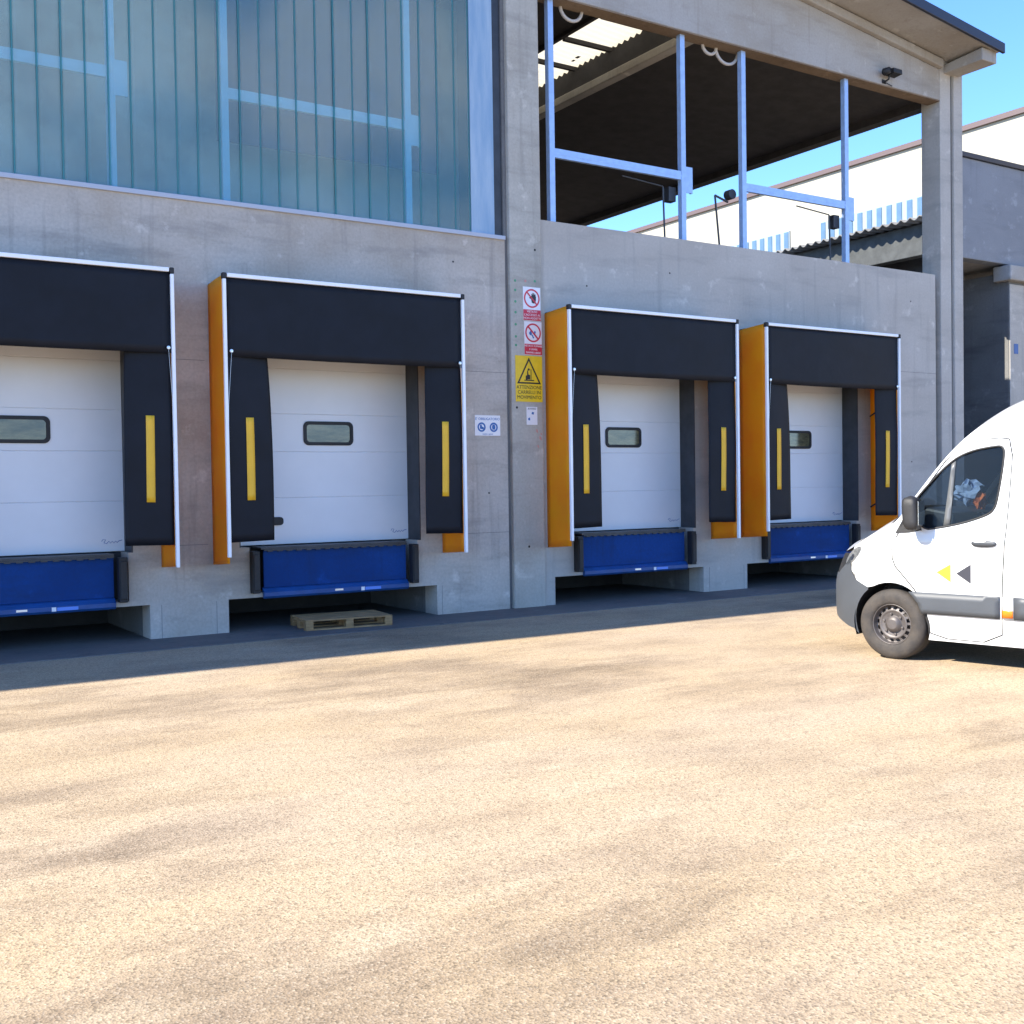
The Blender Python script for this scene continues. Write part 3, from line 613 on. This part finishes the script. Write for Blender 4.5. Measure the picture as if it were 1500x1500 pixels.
# ---------------------------------------------------------------- floodlight on the beam
FL = empty('floodlight', (17.65, 0.0, 9.36), label='small black floodlight bracketed on the concrete beam above the opening', cat='lamp')
b = MB(); b.box(-0.05, 0.05, -0.012, -0.001, -0.02, 0.05); b.tube([(0, -0.01, 0.0), (0, -0.12, 0.03), (0, -0.14, 0.12)], 0.016, 8); b.tube([(0.0, -0.03, 0.0), (0.22, -0.02, -0.03)], 0.008, 6); b.build('bracket', 'black', FL)
b = MB(); b.prism([(-0.27, 0.11), (-0.08, 0.09), (-0.05, 0.15), (-0.09, 0.22), (-0.26, 0.20)], 0, -0.03, 0.21); b.build('housing', 'black', FL, bevel=0.01)
b = MB(); b.lathe([(0.0, -0.09), (0.06, -0.09), (0.07, 0.03), (0.03, 0.07), (0, 0.07)], 20, cen=(-0.10, -0.13, 0.15)); b.build('sensor', 'black', FL, smooth=True)

# ---------------------------------------------------------------- pallet
PL = empty('pallet', (5.62, -0.52, 0.012), -0.125, 'empty weathered wooden pallet lying on the ground below the second dock', 'pallet')
b = MB()
for i in range(5): y = i * 0.165; b.box(0, 1.18, y, y + 0.125, 0.118, 0.138)
b.build('deck_board', 'wood', PL, bevel=0.003)
b = MB()
for x in (0, 0.54, 1.08): b.box(x, x + 0.10, 0.0, 0.785, 0.097, 0.1175)
b.build('stringer', 'wood', PL, bevel=0.003)
b = MB()
for x in (0, 0.54, 1.08):
    for y in (0, 0.33, 0.66): b.box(x, x + 0.10, y, y + 0.125, 0.021, 0.0965)
b.build('block', 'wood', PL, bevel=0.003)
b = MB()
for y in (0, 0.33, 0.66): b.box(0, 1.18, y, y + 0.125, 0.0, 0.0205)
b.build('skid', 'wood', PL, bevel=0.003)

# ---------------------------------------------------------------- neighbouring buildings
NB = empty('neighbour_building', (26, 3, 0), label='grey concrete building with a deep fascia, seen right of the corner column', cat='building'); NB.location = (0, 0, 0)
rbox(23.7, 46, 3.0, 3.35, 7.24, 9.68).build('fascia', 'conc_blue', NB, bevel=0.02)
rbox(23.68, 46.1, 2.94, 3.4, 9.682, 9.80).build('flashing', 'navy', NB, bevel=0.01)
MB().prism([(23.75, 3.35), (46, 3.35), (46, 8.0), (28.8, 8.0)], 2, 7.26, 7.5).build('soffit', 'conc_beam', NB)
MB().prism([(24.05, 3.36), (24.17, 3.36), (25.47, 5.0), (25.47, 7.15), (25.35, 7.15), (25.35, 5.04)], 2, 0, 7.25).build('side_wall', 'shade_grey', NB)  # unseen wall added to keep the sun off the column behind it
rbox(26.08, 26.72, 2.98, 6.6, 0, 7.05).build('column', 'conc_dark', NB, bevel=0.02)  # side coloured dark as shaded, lighter slab below makes the bright front
rbox(26.09, 26.70, 2.95, 2.975, 0, 6.75).build('column', 'conc_right', NB, bevel=0.02)
rbox(25.9, 27.2, 2.80, 3.3, 6.82, 7.20).build('capital', 'conc_beam', NB, bevel=0.03)
rbox(27.0, 46, 8.0, 8.3, 0, 7.26).build('rear_wall', 'shade_grey', NB)
rbox(22.5, 27.0, 7.2, 7.4, 0, 5.1).build('low_wall', 'shade_grey', NB)
b = MB(); b.tube([(21.5, 5.0, 6.85), (26.0, 5.0, 6.85)], 0.13, 12); b.build('pipe', 'darkmetal', NB, smooth=True)
b = MB()
for y, z in ((4.5, 5.75), (5.4, 5.75), (4.4, 3.7), (5.3, 3.7)): ring(b, 0, 0, 0.001, 0.07, 0, 0.01, 12)
b = MB()
for y, z in ((4.4, 5.8), (5.6, 5.75), (4.4, 3.8), (5.6, 3.8)): b.box(26.06, 26.085, y, y + 0.13, z, z + 0.13)
b.build('fixing_hole', 'black', NB)
b = MB(); b.box(26.25, 26.42, 2.940, 2.948, 5.0, 5.25); b.build('tag_plate', 'sign_blue', NB)
rbox(27.4, 31, 3.1, 3.4, 0, 6.8).build('dark_gate', 'darkmetal', NB)

SH = empty('shed', (30, 10, 0), label='low shed with a dark corrugated roof edge, behind the open upper bay', cat='building'); SH.location = (0, 0, 0)
b = MB(); b.grid(lambda a, t: (29.85 + 8.5 * a, 8.4 + 24 * t, 10.02 + 0.45 * a + 0.05 * math.sin((8.4 + 24 * t) * 2 * PI / 0.35)), 2, 560)
b.build('roof', 'conc_dark', SH, smooth=True, solid=0.04)
rbox(30.4, 30.8, 8.5, 32, 8.95, 9.93).build('edge_beam', 'shade_grey', SH, bevel=0.02)  # beam and the wall behind coloured dark for the eave's shade
rbox(31.5, 31.8, 8.5, 32, 0, 9.9).build('wall', 'interior', SH)
for y in (12, 20, 28): rbox(30.1, 30.5, y, y + 0.4, 0, 8.745).build('column', 'conc_dark', SH)

WB = empty('factory_building', (40, 10, 0), label='tall sunlit cream factory hall with brown roof edge and window strips, at the back', cat='building'); WB.location = (0, 0, 0)
rbox(40, 70, -12, 70, 0, 15.72).build('wall', 'cream', WB)
rbox(39.86, 70.2, -12.1, 70.1, 15.721, 15.93).build('flashing', 'brown_trim', WB)
M['ribbon_frame'] = mat('ribbon_frame', (0.24, 0.30, 0.35), 0.5)
M['ribbon'] = mat("ribbon_glazing", (0.09, 0.16, 0.25), 0.3, var=0.15)
def strip_window(y0, y1):
    fr = rbox(39.93, 39.995, y0 - 0.06, y1 + 0.06, 12.3, 13.62).build('window_strip', 'ribbon_frame', WB)
    k = MB(); y = y0
    while y < y1 - 0.2: k.box(39.90, 39.925, y, y + 0.26, 12.36, 13.56); y += 0.52
    k.build('glazing', 'ribbon', fr)
strip_window(4.0, 21.4); strip_window(23.4, 34.0); strip_window(36.0, 48.0)

# ---------------------------------------------------------------- van
TH = math.radians(102)
HD = Vector((math.cos(TH), math.sin(TH), 0)); LF = Vector((-math.sin(TH), math.cos(TH), 0))
base = Vector((9.562, -6.54, 0)) - LF * 0.985
VAN = empty('van', base, TH, 'white high-roof van with grey side strip and a yellow and a black triangle emblem', 'van')
# local frame: +x forward, +y left (towards the camera), s = -x rearwards from the front axle
HWID = 0.985; S1 = -0.10; NOSE = 0.83
plan = []
N_ = 200
for i in range(N_ + 1):
    t = i / N_ * PI / 2; e = 2.5
    ds = NOSE * math.sin(t) ** (2 / e); lat = HWID * math.cos(t) ** (2 / e)
    plan.append((S1 - ds, lat))
arc = [0.0]
for a, b in zip(plan[:-1], plan[1:]): arc.append(arc[-1] + math.hypot(a[0] - b[0], a[1] - b[1]))
UL = arc[-1]
def plan_at(uu):
    """uu measured like s; < S1 runs round the nose"""
    if uu >= S1: return uu, HWID
    d = min(S1 - uu, UL)
    lo, hi = 0, N_
    while hi - lo > 1:
        mid = (lo + hi) // 2
        if arc[mid] <= d: lo = mid
        else: hi = mid
    k = (d - arc[lo]) / max(1e-9, arc[hi] - arc[lo]); a, b = plan[lo], plan[hi]
    return a[0] + (b[0] - a[0]) * k, a[1] + (b[1] - a[1]) * k
def sstep(x): x = max(0, min(1, x)); return x * x * (3 - 2 * x)
def vside(uu, z, off=0.0, side=1):
    s, lat = plan_at(uu); s2, lat2 = plan_at(uu + 0.01)
    tx, ty = (s2 - s), (lat2 - lat); n = math.hypot(tx, ty); nx, ny = -ty / n, tx / n     # outward in (s,lat)
    lean = max(0, z - 0.72) ** 1.5 * 0.55 * sstep((S1 - uu) / 0.7) + 0.10 * max(0, 0.45 - z) * sstep((S1 - uu) / 0.5)
    tumble = max(0, z - 1.25) * 0.075 + max(0, z - 2.1) ** 2 * 0.18 + max(0, 0.55 - z) * 0.08
    crease = 0.010 * math.exp(-((z - 1.22) / 0.05) ** 2)
    k = 1 - tumble / HWID
    s += nx * off + lean; lat = lat * k + ny * off + crease * (1 if uu > S1 else 0)
    return (-s, side * lat, z)
def inside(p, poly):
    c = False; n = len(poly); x, y = p
    for i in range(n):
        x1, y1 = poly[i]; x2, y2 = poly[(i + 1) % n]
        if (y1 > y) != (y2 > y) and x < (x2 - x1) * (y - y1) / (y2 - y1) + x1: c = not c
    return c
def densify(poly, step):
    out = []
    for i in range(len(poly)):
        a, b = poly[i], poly[(i + 1) % len(poly)]; n = max(1, int(math.hypot(a[0] - b[0], a[1] - b[1]) / step))
        for k in range(n): out.append((a[0] + (b[0] - a[0]) * k / n, a[1] + (b[1] - a[1]) * k / n))
    return out
def smoothpoly(poly, it=2):
    for _ in range(it):
        q = []
        for i in range(len(poly)):
            a, b = poly[i], poly[(i + 1) % len(poly)]
            q += [(a[0] * .75 + b[0] * .25, a[1] * .75 + b[1] * .25), (a[0] * .25 + b[0] * .75, a[1] * .25 + b[1] * .75)]
        poly = q
    return poly
def skin(name, m, outline, holes=(), step=0.05, off=0.0, side=1, solid=0.0, parent=None):
    loops = [densify(outline, step)] + [densify(h, step) for h in holes]
    vs, es = [], []
    for lp in loops:
        b = len(vs); vs += [Vector(p) for p in lp]; es += [(b + i, b + (i + 1) % len(lp)) for i in range(len(lp))]
    x0 = min(p[0] for p in outline); x1 = max(p[0] for p in outline); z0 = min(p[1] for p in outline); z1 = max(p[1] for p in outline)
    bnd = [p for lp in loops for p in lp]
    nx = int((x1 - x0) / step); nz = int((z1 - z0) / step)
    for i in range(1, nx + 1):
        for j in range(1, nz + 1):
            p = (x0 + i * step, z0 + j * step)
            if not inside(p, outline) or any(inside(p, h) for h in holes): continue
            if min((p[0] - q[0]) ** 2 + (p[1] - q[1]) ** 2 for q in bnd) < (step * 0.4) ** 2: continue
            vs.append(Vector(p))
    r_ = delaunay_2d_cdt(vs, es, [], 0, 1e-5)
    V, F = r_[0], r_[2]; mb = MB(); mb.v = [vside(p.x, p.y, off, side) for p in V]
    for fc in F:
        c = (sum(V[i].x for i in fc) / len(fc), sum(V[i].y for i in fc) / len(fc))
        if inside(c, loops[0]) and not any(inside(c, h) for h in loops[1:]): mb.f.append(tuple(fc) if side > 0 else tuple(reversed(fc)))
    o = mb.build(name, m, parent or VAN, smooth=True, recalc=False)
    # face outwards
    bm = bmesh.new(); bm.from_mesh(o.data); loose = [v for v in bm.verts if not v.link_faces]; bmesh.ops.delete(bm, geom=loose, context='VERTS')
    bm.faces.ensure_lookup_table(); fbig = max(bm.faces, key=lambda q: abs(q.normal.y) * q.calc_area())
    if fbig.normal.y * side < 0: bmesh.ops.reverse_faces(bm, faces=bm.faces)
    bm.to_mesh(o.data); bm.free()
    if solid: md = o.modifiers.new("solid", 'SOLIDIFY'); md.thickness = solid; md.offset = -1
    return o
CU = S1 - UL          # u at nose centre
TOP = [(CU, 1.05), (-1.20, 1.06), (-1.0, 1.075), (-0.8, 1.105), (-0.6, 1.155), (-0.4, 1.22), (-0.2, 1.295), (0.0, 1.39), (0.10, 1.475)]
PIL = [(0.20, 1.61), (0.33, 1.78), (0.50, 1.995), (0.66, 2.17), (0.82, 2.31), (1.0, 2.42), (1.2, 2.50), (1.5, 2.56), (2.0, 2.59), (5.0, 2.59)]
RW = 3.66             # wheelbase
SB = 0.235            # sill height
def arch(c, rad=0.415, z0=SB, up=True):
    pts = []
    a0 = math.asin(max(-1, min(1, (z0 - 0.37) / rad)))
    for k in range(25):
        t = a0 + (PI - 2 * a0) * k / 24; pts.append((c + rad * math.cos(t), 0.37 + rad * math.sin(t) * (1.0 if math.sin(t) < 0 else 1.03)))
    return pts      # from rear(+s) to front
win = smoothpoly([(0.335, 1.345), (0.235, 1.60), (0.30, 1.70), (0.60, 2.02), (0.80, 2.125), (1.04, 2.165), (1.125, 2.165), (1.145, 2.08), (1.085, 1.64), (1.05, 1.545), (0.98, 1.495), (0.76, 1.42), (0.52, 1.37)], 2)
door_o = [(0.02, 1.20), (0.10, 1.30), (0.17, 1.50), (0.42, 1.83), (0.62, 2.10), (0.80, 2.20), (1.06, 2.245), (1.22, 2.22), (1.19, 1.6), (1.14, 1.0), (1.13, 0.60), (1.125, 0.265), (0.42, 0.265), (0.41, 0.45), (0.30, 0.70), (0.14, 0.88), (0.03, 1.0)]
door_i = smoothpoly(door_o, 1)
# grow the hole slightly for the shut line
cx_ = sum(p[0] for p in door_i) / len(door_i); cz_ = sum(p[1] for p in door_i) / len(door_i)
door_hole = [(p[0] + (0.009 if p[0] > cx_ else -0.009), p[1] + (0.009 if p[1] > cz_ else -0.009)) for p in door_i]
fa = arch(0.0); ra = arch(RW)
def catmull(P, n=4):
    out = []
    for i in range(len(P) - 1):
        p0 = P[max(i - 1, 0)]; p1 = P[i]; p2 = P[i + 1]; p3 = P[min(i + 2, len(P) - 1)]
        for k in range(n):
            t = k / n; out.append(tuple(0.5 * (2 * p1[q] + (p2[q] - p0[q]) * t + (2 * p0[q] - 5 * p1[q] + 4 * p2[q] - p3[q]) * t * t + (3 * p1[q] - p0[q] - 3 * p2[q] + p3[q]) * t ** 3) for q in (0, 1)))
    return out + [P[-1]]
PROF = catmull(TOP + PIL, 4)
body_out = [(-0.255, 0.735), (-0.40, 0.80), (-0.50, 0.90), (-0.56, 1.0), (-0.59, 1.11)] + [p for p in PROF if p[0] > -0.601] + [(5.0, 0.35), (4.6, 0.30)] + [p for p in ra] + [(RW - 0.45, SB)] + [(0.42, SB)] + [p for p in fa if not (p[0] < -0.24 and p[1] < 0.74)]
lamp = smoothpoly([(-0.64, 1.10), (-0.70, 1.02), (-0.66, 0.945), (-0.54, 0.97), (-0.43, 1.06), (-0.375, 1.155), (-0.47, 1.165)], 2)
bump_out = [(CU, 0.40), (-1.0, 0.40), (-0.80, 0.37), (-0.66, 0.335), (-0.55, 0.30), (-0.46, 0.285)] + [p for p in reversed(fa) if p[0] < -0.24 and p[1] < 0.735] + [(-0.255, 0.735), (-0.40, 0.80), (-0.50, 0.90), (-0.56, 1.0), (-0.60, 1.05), (-0.66, 0.96), (-0.8, 0.86), (CU, 0.84)]
for side in (1, -1):
    nm = 'body' if side == 1 else 'body'
    skin('body_side', 'van_white', body_out, [door_hole] if side == 1 else [door_hole], side=side)
    D = skin('front_door', 'van_white', door_i, [win], side=side, off=0.001)
    skin('door_seal', 'black', [(p[0] + (0.03 if p[0] > cx_ else -0.03), p[1] + (0.03 if p[1] > cz_ else -0.03)) for p in door_i], [[(p[0] * 0.93 + cx_ * 0.07, p[1] * 0.96 + cz_ * 0.04) for p in door_i]], side=side, off=-0.02, parent=D)
    skin('bumper', 'van_grey', bump_out, side=side, off=0.006, step=0.04)
    skin('grille', 'black', [(CU, 0.84), (-0.8, 0.86), (-0.66, 0.96), (-0.62, 1.08), (-0.8, 1.075), (-1.0, 1.05), (-1.2, 1.04), (CU, 1.045)], side=side, off=0.002, step=0.04)
    L_ = skin('headlight', 'lamp_glass', lamp, side=side, off=0.008, step=0.03)
    skin('reflector', 'lamp_inner', [(cx0 * 0.97 - 0.016, cz0 * 0.98 + 0.02) for cx0, cz0 in lamp], side=side, off=0.004, step=0.03, parent=L_)
    skin('lens', 'chrome', [(-0.545 + 0.035 * math.cos(t / 16 * 2 * PI), 1.04 + 0.035 * math.sin(t / 16 * 2 * PI)) for t in range(16)], side=side, off=0.0065, step=0.02, parent=L_)
    # window glass, rubber edge, divider
    skin('window_glass', 'van_glass', win, side=side, off=-0.012, step=0.08, parent=D)
    e = MB(); wl = densify(win, 0.04); e.tube([vside(p[0], p[1], 0.0, side) for p in wl] + [vside(wl[0][0], wl[0][1], 0.0, side)], 0.011, 6); e.build('window_rubber', 'black', D, smooth=True)
    skin('window_divider', 'van_div', [(0.555, 1.385), (0.62, 1.39), (0.665, 2.035), (0.625, 2.015)], side=side, off=-0.004, step=0.08, solid=0.02, parent=D)
    # mirror foot triangle on the door
    skin('mirror_foot', 'black', [(0.055, 1.305), (0.16, 1.50), (0.245, 1.60), (0.34, 1.34), (0.20, 1.315)], side=side, off=0.006, step=0.06, parent=D)
    # handle
    h = MB(); hp = smoothpoly([(0.84, 1.225), (0.87, 1.252), (1.06, 1.252), (1.10, 1.225), (1.06, 1.19), (0.88, 1.188)], 2)
    hd_ = skin('door_handle', 'van_grey', hp, side=side, off=0.012, step=0.04, solid=0.012, parent=D)
    skin('handle_cap', 'van_white', smoothpoly([(0.87, 1.233), (0.88, 1.252), (0.99, 1.252), (0.99, 1.236)], 1), side=side, off=0.016, step=0.04, parent=D)
    # grey protective strip pieces, door and body
    skin('trim_strip', 'van_grey', [(0.335, 0.50), (0.30, 0.60), (0.20, 0.715), (1.115, 0.715), (1.115, 0.50)], side=side, off=0.018, step=0.05, solid=0.016, parent=D)
    skin('trim_strip', 'van_grey', [(1.255, 0.50), (1.25, 0.715), (RW - 0.52, 0.715), (RW - 0.45, 0.50)], side=side, off=0.018, step=0.08, solid=0.016)
    skin('trim_strip', 'van_strip_pale', [(1.145, 0.50), (1.145, 0.715), (1.245, 0.715), (1.25, 0.50)], side=side, off=0.016, step=0.08, solid=0.012)
    skin('side_marker', 'amber', [(1.147, 0.515), (1.147, 0.585), (1.245, 0.585), (1.245, 0.515)], side=side, off=0.024, step=0.06, solid=0.008)
    # shut lines of the door step and sliding door
    for xx in (1.255,):
        sl_ = MB(); sl_.tube([vside(xx - 0.01 * (z < 0.5), z, 0.0005, side) for z in (0.25, 0.5, 1.0, 1.6, 2.1, 2.4)], 0.004, 4); sl_.build('shut_line', 'seam', VAN)
    # emblem
    if side == 1:
        skin('emblem', 'logo_yellow', [(0.49, 0.925), (0.635, 1.01), (0.635, 0.83)], side=side, off=0.004, step=0.05, parent=D)
        skin('emblem', 'logo_dark', [(0.69, 0.92), (0.835, 1.015), (0.835, 0.825)], side=side, off=0.004, step=0.05, parent=D)

def top_pt(i, t):
    uu, z = PROF[i]; P = vside(uu, z, 0.0, 1); sp = -P[0]
    lat = P[1]
    wk = min(1, max(0, lat) / 0.65)
    bul = 0.12 * sstep((uu + 0.35) / 0.5) * (1 - sstep((uu - 0.75) / 0.8))
    crown = (0.13 * (1 - sstep((uu - 0.0) / 0.25)) + 0.045 * sstep(uu / 0.25) + 0.13 * sstep((uu - 0.55) / 0.8)) * wk
    e_ = 1 - abs(t) ** 2.6
    return (P[0] + bul * (1 - t * t), lat * t, z + crown * e_)
def top_strip(name, m, i0, i1, t0, t1, nt=24, parent=None, solid=0.0):
    mb = MB(); n = i1 - i0
    b = 0
    for i in range(i0, i1 + 1):
        for k in range(nt + 1): mb.v.append(top_pt(i, t0 + (t1 - t0) * k / nt))
    for i in range(n):
        for k in range(nt): a_ = i * (nt + 1) + k; mb.f.append((a_, a_ + 1, a_ + nt + 2, a_ + nt + 1))
    o = mb.build(name, m, parent or VAN, smooth=True, recalc=False)
    bm = bmesh.new(); bm.from_mesh(o.data); bmesh.ops.remove_doubles(bm, verts=bm.verts, dist=1e-5); bm.faces.ensure_lookup_table()
    if sum(q.normal.z * q.calc_area() for q in bm.faces) < 0: bmesh.ops.reverse_faces(bm, faces=bm.faces)
    bm.to_mesh(o.data); bm.free()
    return o
def idx(sv): return min(range(len(PROF)), key=lambda i: abs(PROF[i][0] - sv))
iH, iC, iW = idx(0.0), idx(0.10), idx(0.84)
top_strip('bonnet', 'van_white', 0, iH, -1, 1)
top_strip('cowl', 'black', iH, iC, -1, 1)
top_strip('windscreen', 'van_glass', iC, iW, -0.88, 0.88)
top_strip('pillar_trim', 'van_white', iC, iW, -1, -0.88, 4); top_strip('pillar_trim', 'van_white', iC, iW, 0.88, 1, 4)
top_strip('roof', 'van_white', iW, len(PROF) - 1, -1, 1)
# rear closing panel and underside
mb = MB(); n = 12
for k in range(n + 1):
    z = 0.33 + (2.53 - 0.33) * k / n
    for sd in (1, -1): mb.v.append(vside(5.0, z, 0, sd))
for k in range(n): a_ = 2 * k; mb.f.append((a_, a_ + 1, a_ + 3, a_ + 2))
top = [top_pt(len(PROF) - 1, -1 + 2 * k / 16) for k in range(17)]; b_ = len(mb.v); mb.v += top; mb.f.append(tuple(b_ + k for k in range(17)))
mb.build('rear_door', 'van_white', VAN)
for nm_, (xa, xb) in (('underbody', (-0.55, 0.60)), ('underbody', (-(RW - 0.55), -0.50)), ('underbody', (-4.95, -(RW + 0.5)))):
    rbox(xa, xb, -0.88 if xa < -0.4 and xb < 0 else -0.60, 0.88 if xa < -0.4 and xb < 0 else 0.60, 0.27, 0.34).build(nm_, 'black', VAN)
rbox(-4.9, 0.55, -0.60, 0.60, 0.341, 0.44).build('chassis', 'black', VAN)
# wheelhouses
for c in (0.0, -RW):
    for sd in (1, -1):
        mb = MB()
        for k in range(25):
            t = -0.35 + (PI + 0.7) * k / 24
            for yy in (0.60, 0.955): mb.v.append((c + 0.425 * math.cos(t), sd * yy, 0.37 + 0.425 * math.sin(t)))
        for k in range(24): a_ = 2 * k; mb.f.append((a_, a_ + 1, a_ + 3, a_ + 2))
        b_ = len(mb.v); mb.v += [(c + 0.425 * math.cos(-0.35 + (PI + 0.7) * k / 24), sd * 0.60, 0.37 + 0.425 * math.sin(-0.35 + (PI + 0.7) * k / 24)) for k in range(25)]
        mb.f.append(tuple(b_ + k for k in range(25)))
        mb.build('wheel_arch', 'black', VAN)
# wheels
def wheel(x, sd):
    R_ = 0.362
    rp = [(0.212, -0.012), (0.207, 0.0), (0.200, -0.010), (0.194, -0.052), (0.184, -0.062), (0.152, -0.036), (0.138, -0.030), (0.124, -0.044), (0.088, -0.050), (0.083, -0.026), (0.060, -0.020), (0.050, -0.008), (0.0, -0.006)]
    m_ = MB(); m_.lathe(rp, 80, skip=lambda i, k: i == 4 and (k % 5) in (0, 1, 2))
    m_.lathe([(0.20, -0.11), (0.0, -0.11)], 24)
    for k in range(6):
        t = 2 * PI * k / 6 + 0.3; m_.lathe([(0.013, -0.05), (0.013, -0.028), (0.0, -0.026)], 8, cen=(0.105 * math.cos(t), 0, 0.105 * math.sin(t)))
    Wl = m_.build('wheel', 'rim', VAN, smooth=False)
    for p in Wl.data.polygons: p.use_smooth = len(p.vertices) == 4 and abs(p.normal.y) < 0.98
    t_ = MB(); tp = [(0.208, -0.010), (0.216, 0.004), (0.240, 0.012), (0.285, 0.018), (0.318, 0.010), (0.342, -0.006), (0.356, -0.024), (R_, -0.045), (R_, -0.19), (0.350, -0.215), (0.30, -0.235), (0.21, -0.225)]
    t_.lathe(tp, 72); tb = t_.build('tyre', 'tyre', Wl, smooth=True)
    tr_ = MB()
    for k in range(60):
        t = 2 * PI * k / 60; c_, s_ = math.cos(t), math.sin(t)
        for (ya, yb, q) in ((-0.06, -0.035, 0.0),):
            a0, a1 = t, t + 0.055
            tr_.v += [((R_ + 0.001) * math.cos(a0), ya, (R_ + 0.001) * math.sin(a0)), ((R_ + 0.001) * math.cos(a1), ya, (R_ + 0.001) * math.sin(a1)), ((R_ - 0.008) * math.cos(a1), yb + 0.012, (R_ - 0.008) * math.sin(a1)), ((R_ - 0.008) * math.cos(a0), yb + 0.012, (R_ - 0.008) * math.sin(a0))]
            n_ = len(tr_.v); tr_.f.append((n_ - 4, n_ - 3, n_ - 2, n_ - 1))
    tr_.build('tread', 'black', Wl)
    Wl.location = (x, sd * 0.968, R_ - 0.0); Wl.rotation_euler = (0, 0, 0 if sd > 0 else PI)
    return Wl
for x in (0.0, -RW):
    for sd in (1, -1): wheel(x, sd)
# door mirrors
for sd in (1, -1):
    mb = MB(); N1 = 18
    def mir(a, b, sd=sd):
        th = 2 * PI * a; z = 1.335 + 0.36 * b
        k = (1 - abs(2 * b - 1) ** 5) ** 0.5 if 0 < b < 1 else 0.0
        ex = 0.085 * k; ey = 0.105 * k
        cx2 = abs(math.cos(th)) ** 0.6 * (1 if math.cos(th) > 0 else -1); sy2 = abs(math.sin(th)) ** 0.6 * (1 if math.sin(th) > 0 else -1)
        return (-0.315 + ex * cx2 + 0.02 * b, sd * (1.125 + 0.85 * ey * sy2), z)
    mb.grid(mir, 28, 16); o = mb.build('door_mirror', 'black', VAN, smooth=True)
    g_ = MB(); g_.prism([(sd * 1.055, 1.40), (sd * 1.195, 1.40), (sd * 1.195, 1.64), (sd * 1.055, 1.64)], 0, -0.404, -0.398); g_.build('mirror_glass', 'chrome', o, bevel=0.002)
    ar = MB(); ar.tube([(-0.24, sd * 0.975, 1.40), (-0.29, sd * 1.08, 1.385)], 0.03, 8); ar.tube([(-0.27, sd * 0.975, 1.52), (-0.30, sd * 1.08, 1.53)], 0.022, 8); ar.build('mirror_arm', 'black', o, smooth=True)
# cab interior
rbox(-4.9, -0.25, -0.85, 0.85, 0.62, 0.66).build('cab_floor', 'seat', VAN)
b = MB(); b.prism([(-0.15, 0.7), (-0.16, 1.50), (-0.32, 1.57), (-0.60, 1.52), (-0.68, 1.22), (-0.55, 0.9), (-0.50, 0.7)], 1, -0.86, 0.86); b.build('dashboard', 'van_grey', VAN, bevel=0.03)
rbox(-1.86, -1.82, -0.90, 0.90, 0.66, 2.40).build('bulkhead', 'van_div', VAN)
for yy in (0.45, -0.45):
    q = MB(); q.box(-1.45, -0.95, yy - 0.25, yy + 0.25, 1.00, 1.16); q.prism([(-1.36, 1.17), (-1.52, 1.17), (-1.68, 1.74), (-1.56, 1.76)], 1, yy - 0.24, yy + 0.24); q.prism([(-1.58, 1.79), (-1.68, 1.79), (-1.71, 1.98), (-1.61, 1.98)], 1, yy - 0.13, yy + 0.13); q.box(-1.4, -1.0, yy - 0.2, yy + 0.2, 0.66, 0.99)
    q.build('seat', 'seat', VAN, bevel=0.03)
q = MB(); cpt = Vector((-0.88, 0.45, 1.40)); ax = Vector((math.cos(PI / 3.1), 0, -math.sin(PI / 3.1))); a1 = Vector((0, 1, 0)); a2 = ax.cross(a1)
q.tube([cpt + (a1 * math.cos(2 * PI * k / 28) + a2 * math.sin(2 * PI * k / 28)) * 0.20 for k in range(29)], 0.016, 8)
q.tube([cpt + a1 * 0.2, cpt, cpt - a1 * 0.2], 0.018, 6); q.tube([cpt, cpt + a2 * 0.19], 0.018, 6); q.tube([cpt, Vector((-0.62, 0.45, 1.24))], 0.04, 8); q.tube([cpt - (cpt - Vector((-0.62, 0.45, 1.24))).normalized() * 0.01, cpt + (cpt - Vector((-0.62, 0.45, 1.24))).normalized() * 0.03], 0.06, 12)
q.build('steering_wheel', 'seat', VAN, smooth=True)
# crumpled cloth bundles behind the windscreen
def bundle(name, m, c, rad, label, seed):
    rs = random.Random(seed); ph = [rs.uniform(0, 6) for _ in range(6)]
    mb = MB()
    def fn(a, b):
        th = 2 * PI * a; fi = PI * b; rr = 1 + 0.18 * math.sin(3 * th + ph[0] + 3 * fi) + 0.12 * math.sin(7 * th + ph[1] - 5 * fi) + 0.08 * math.sin(11 * fi + ph[2])
        return (c[0] + rad[0] * rr * math.sin(fi) * math.cos(th), c[1] + rad[1] * rr * math.sin(fi) * math.sin(th), c[2] + rad[2] * rr * math.cos(fi))
    mb.grid(fn, 18, 9); mb.v = [(v[0] + rs.uniform(-.018, .018), v[1] + rs.uniform(-.018, .018), v[2] + rs.uniform(-.018, .018)) for v in mb.v]; o = mb.build(name, m, None)
    o.parent = None; o.matrix_world = VAN.matrix_world if False else Matrix.Translation(base) @ Matrix.Rotation(TH, 4, 'Z')
    return tag(o, label, 'clothing')
bundle('jacket', 'jacket_blue', (-0.40, 0.0, 1.71), (0.13, 0.12, 0.11), 'crumpled pale blue jacket on the van dashboard behind the side window', 4)
bundle('vest', 'jacket_orange', (-0.52, 0.0, 1.62), (0.06, 0.08, 0.09), 'crumpled orange vest beside the pale blue jacket in the van cab', 9)
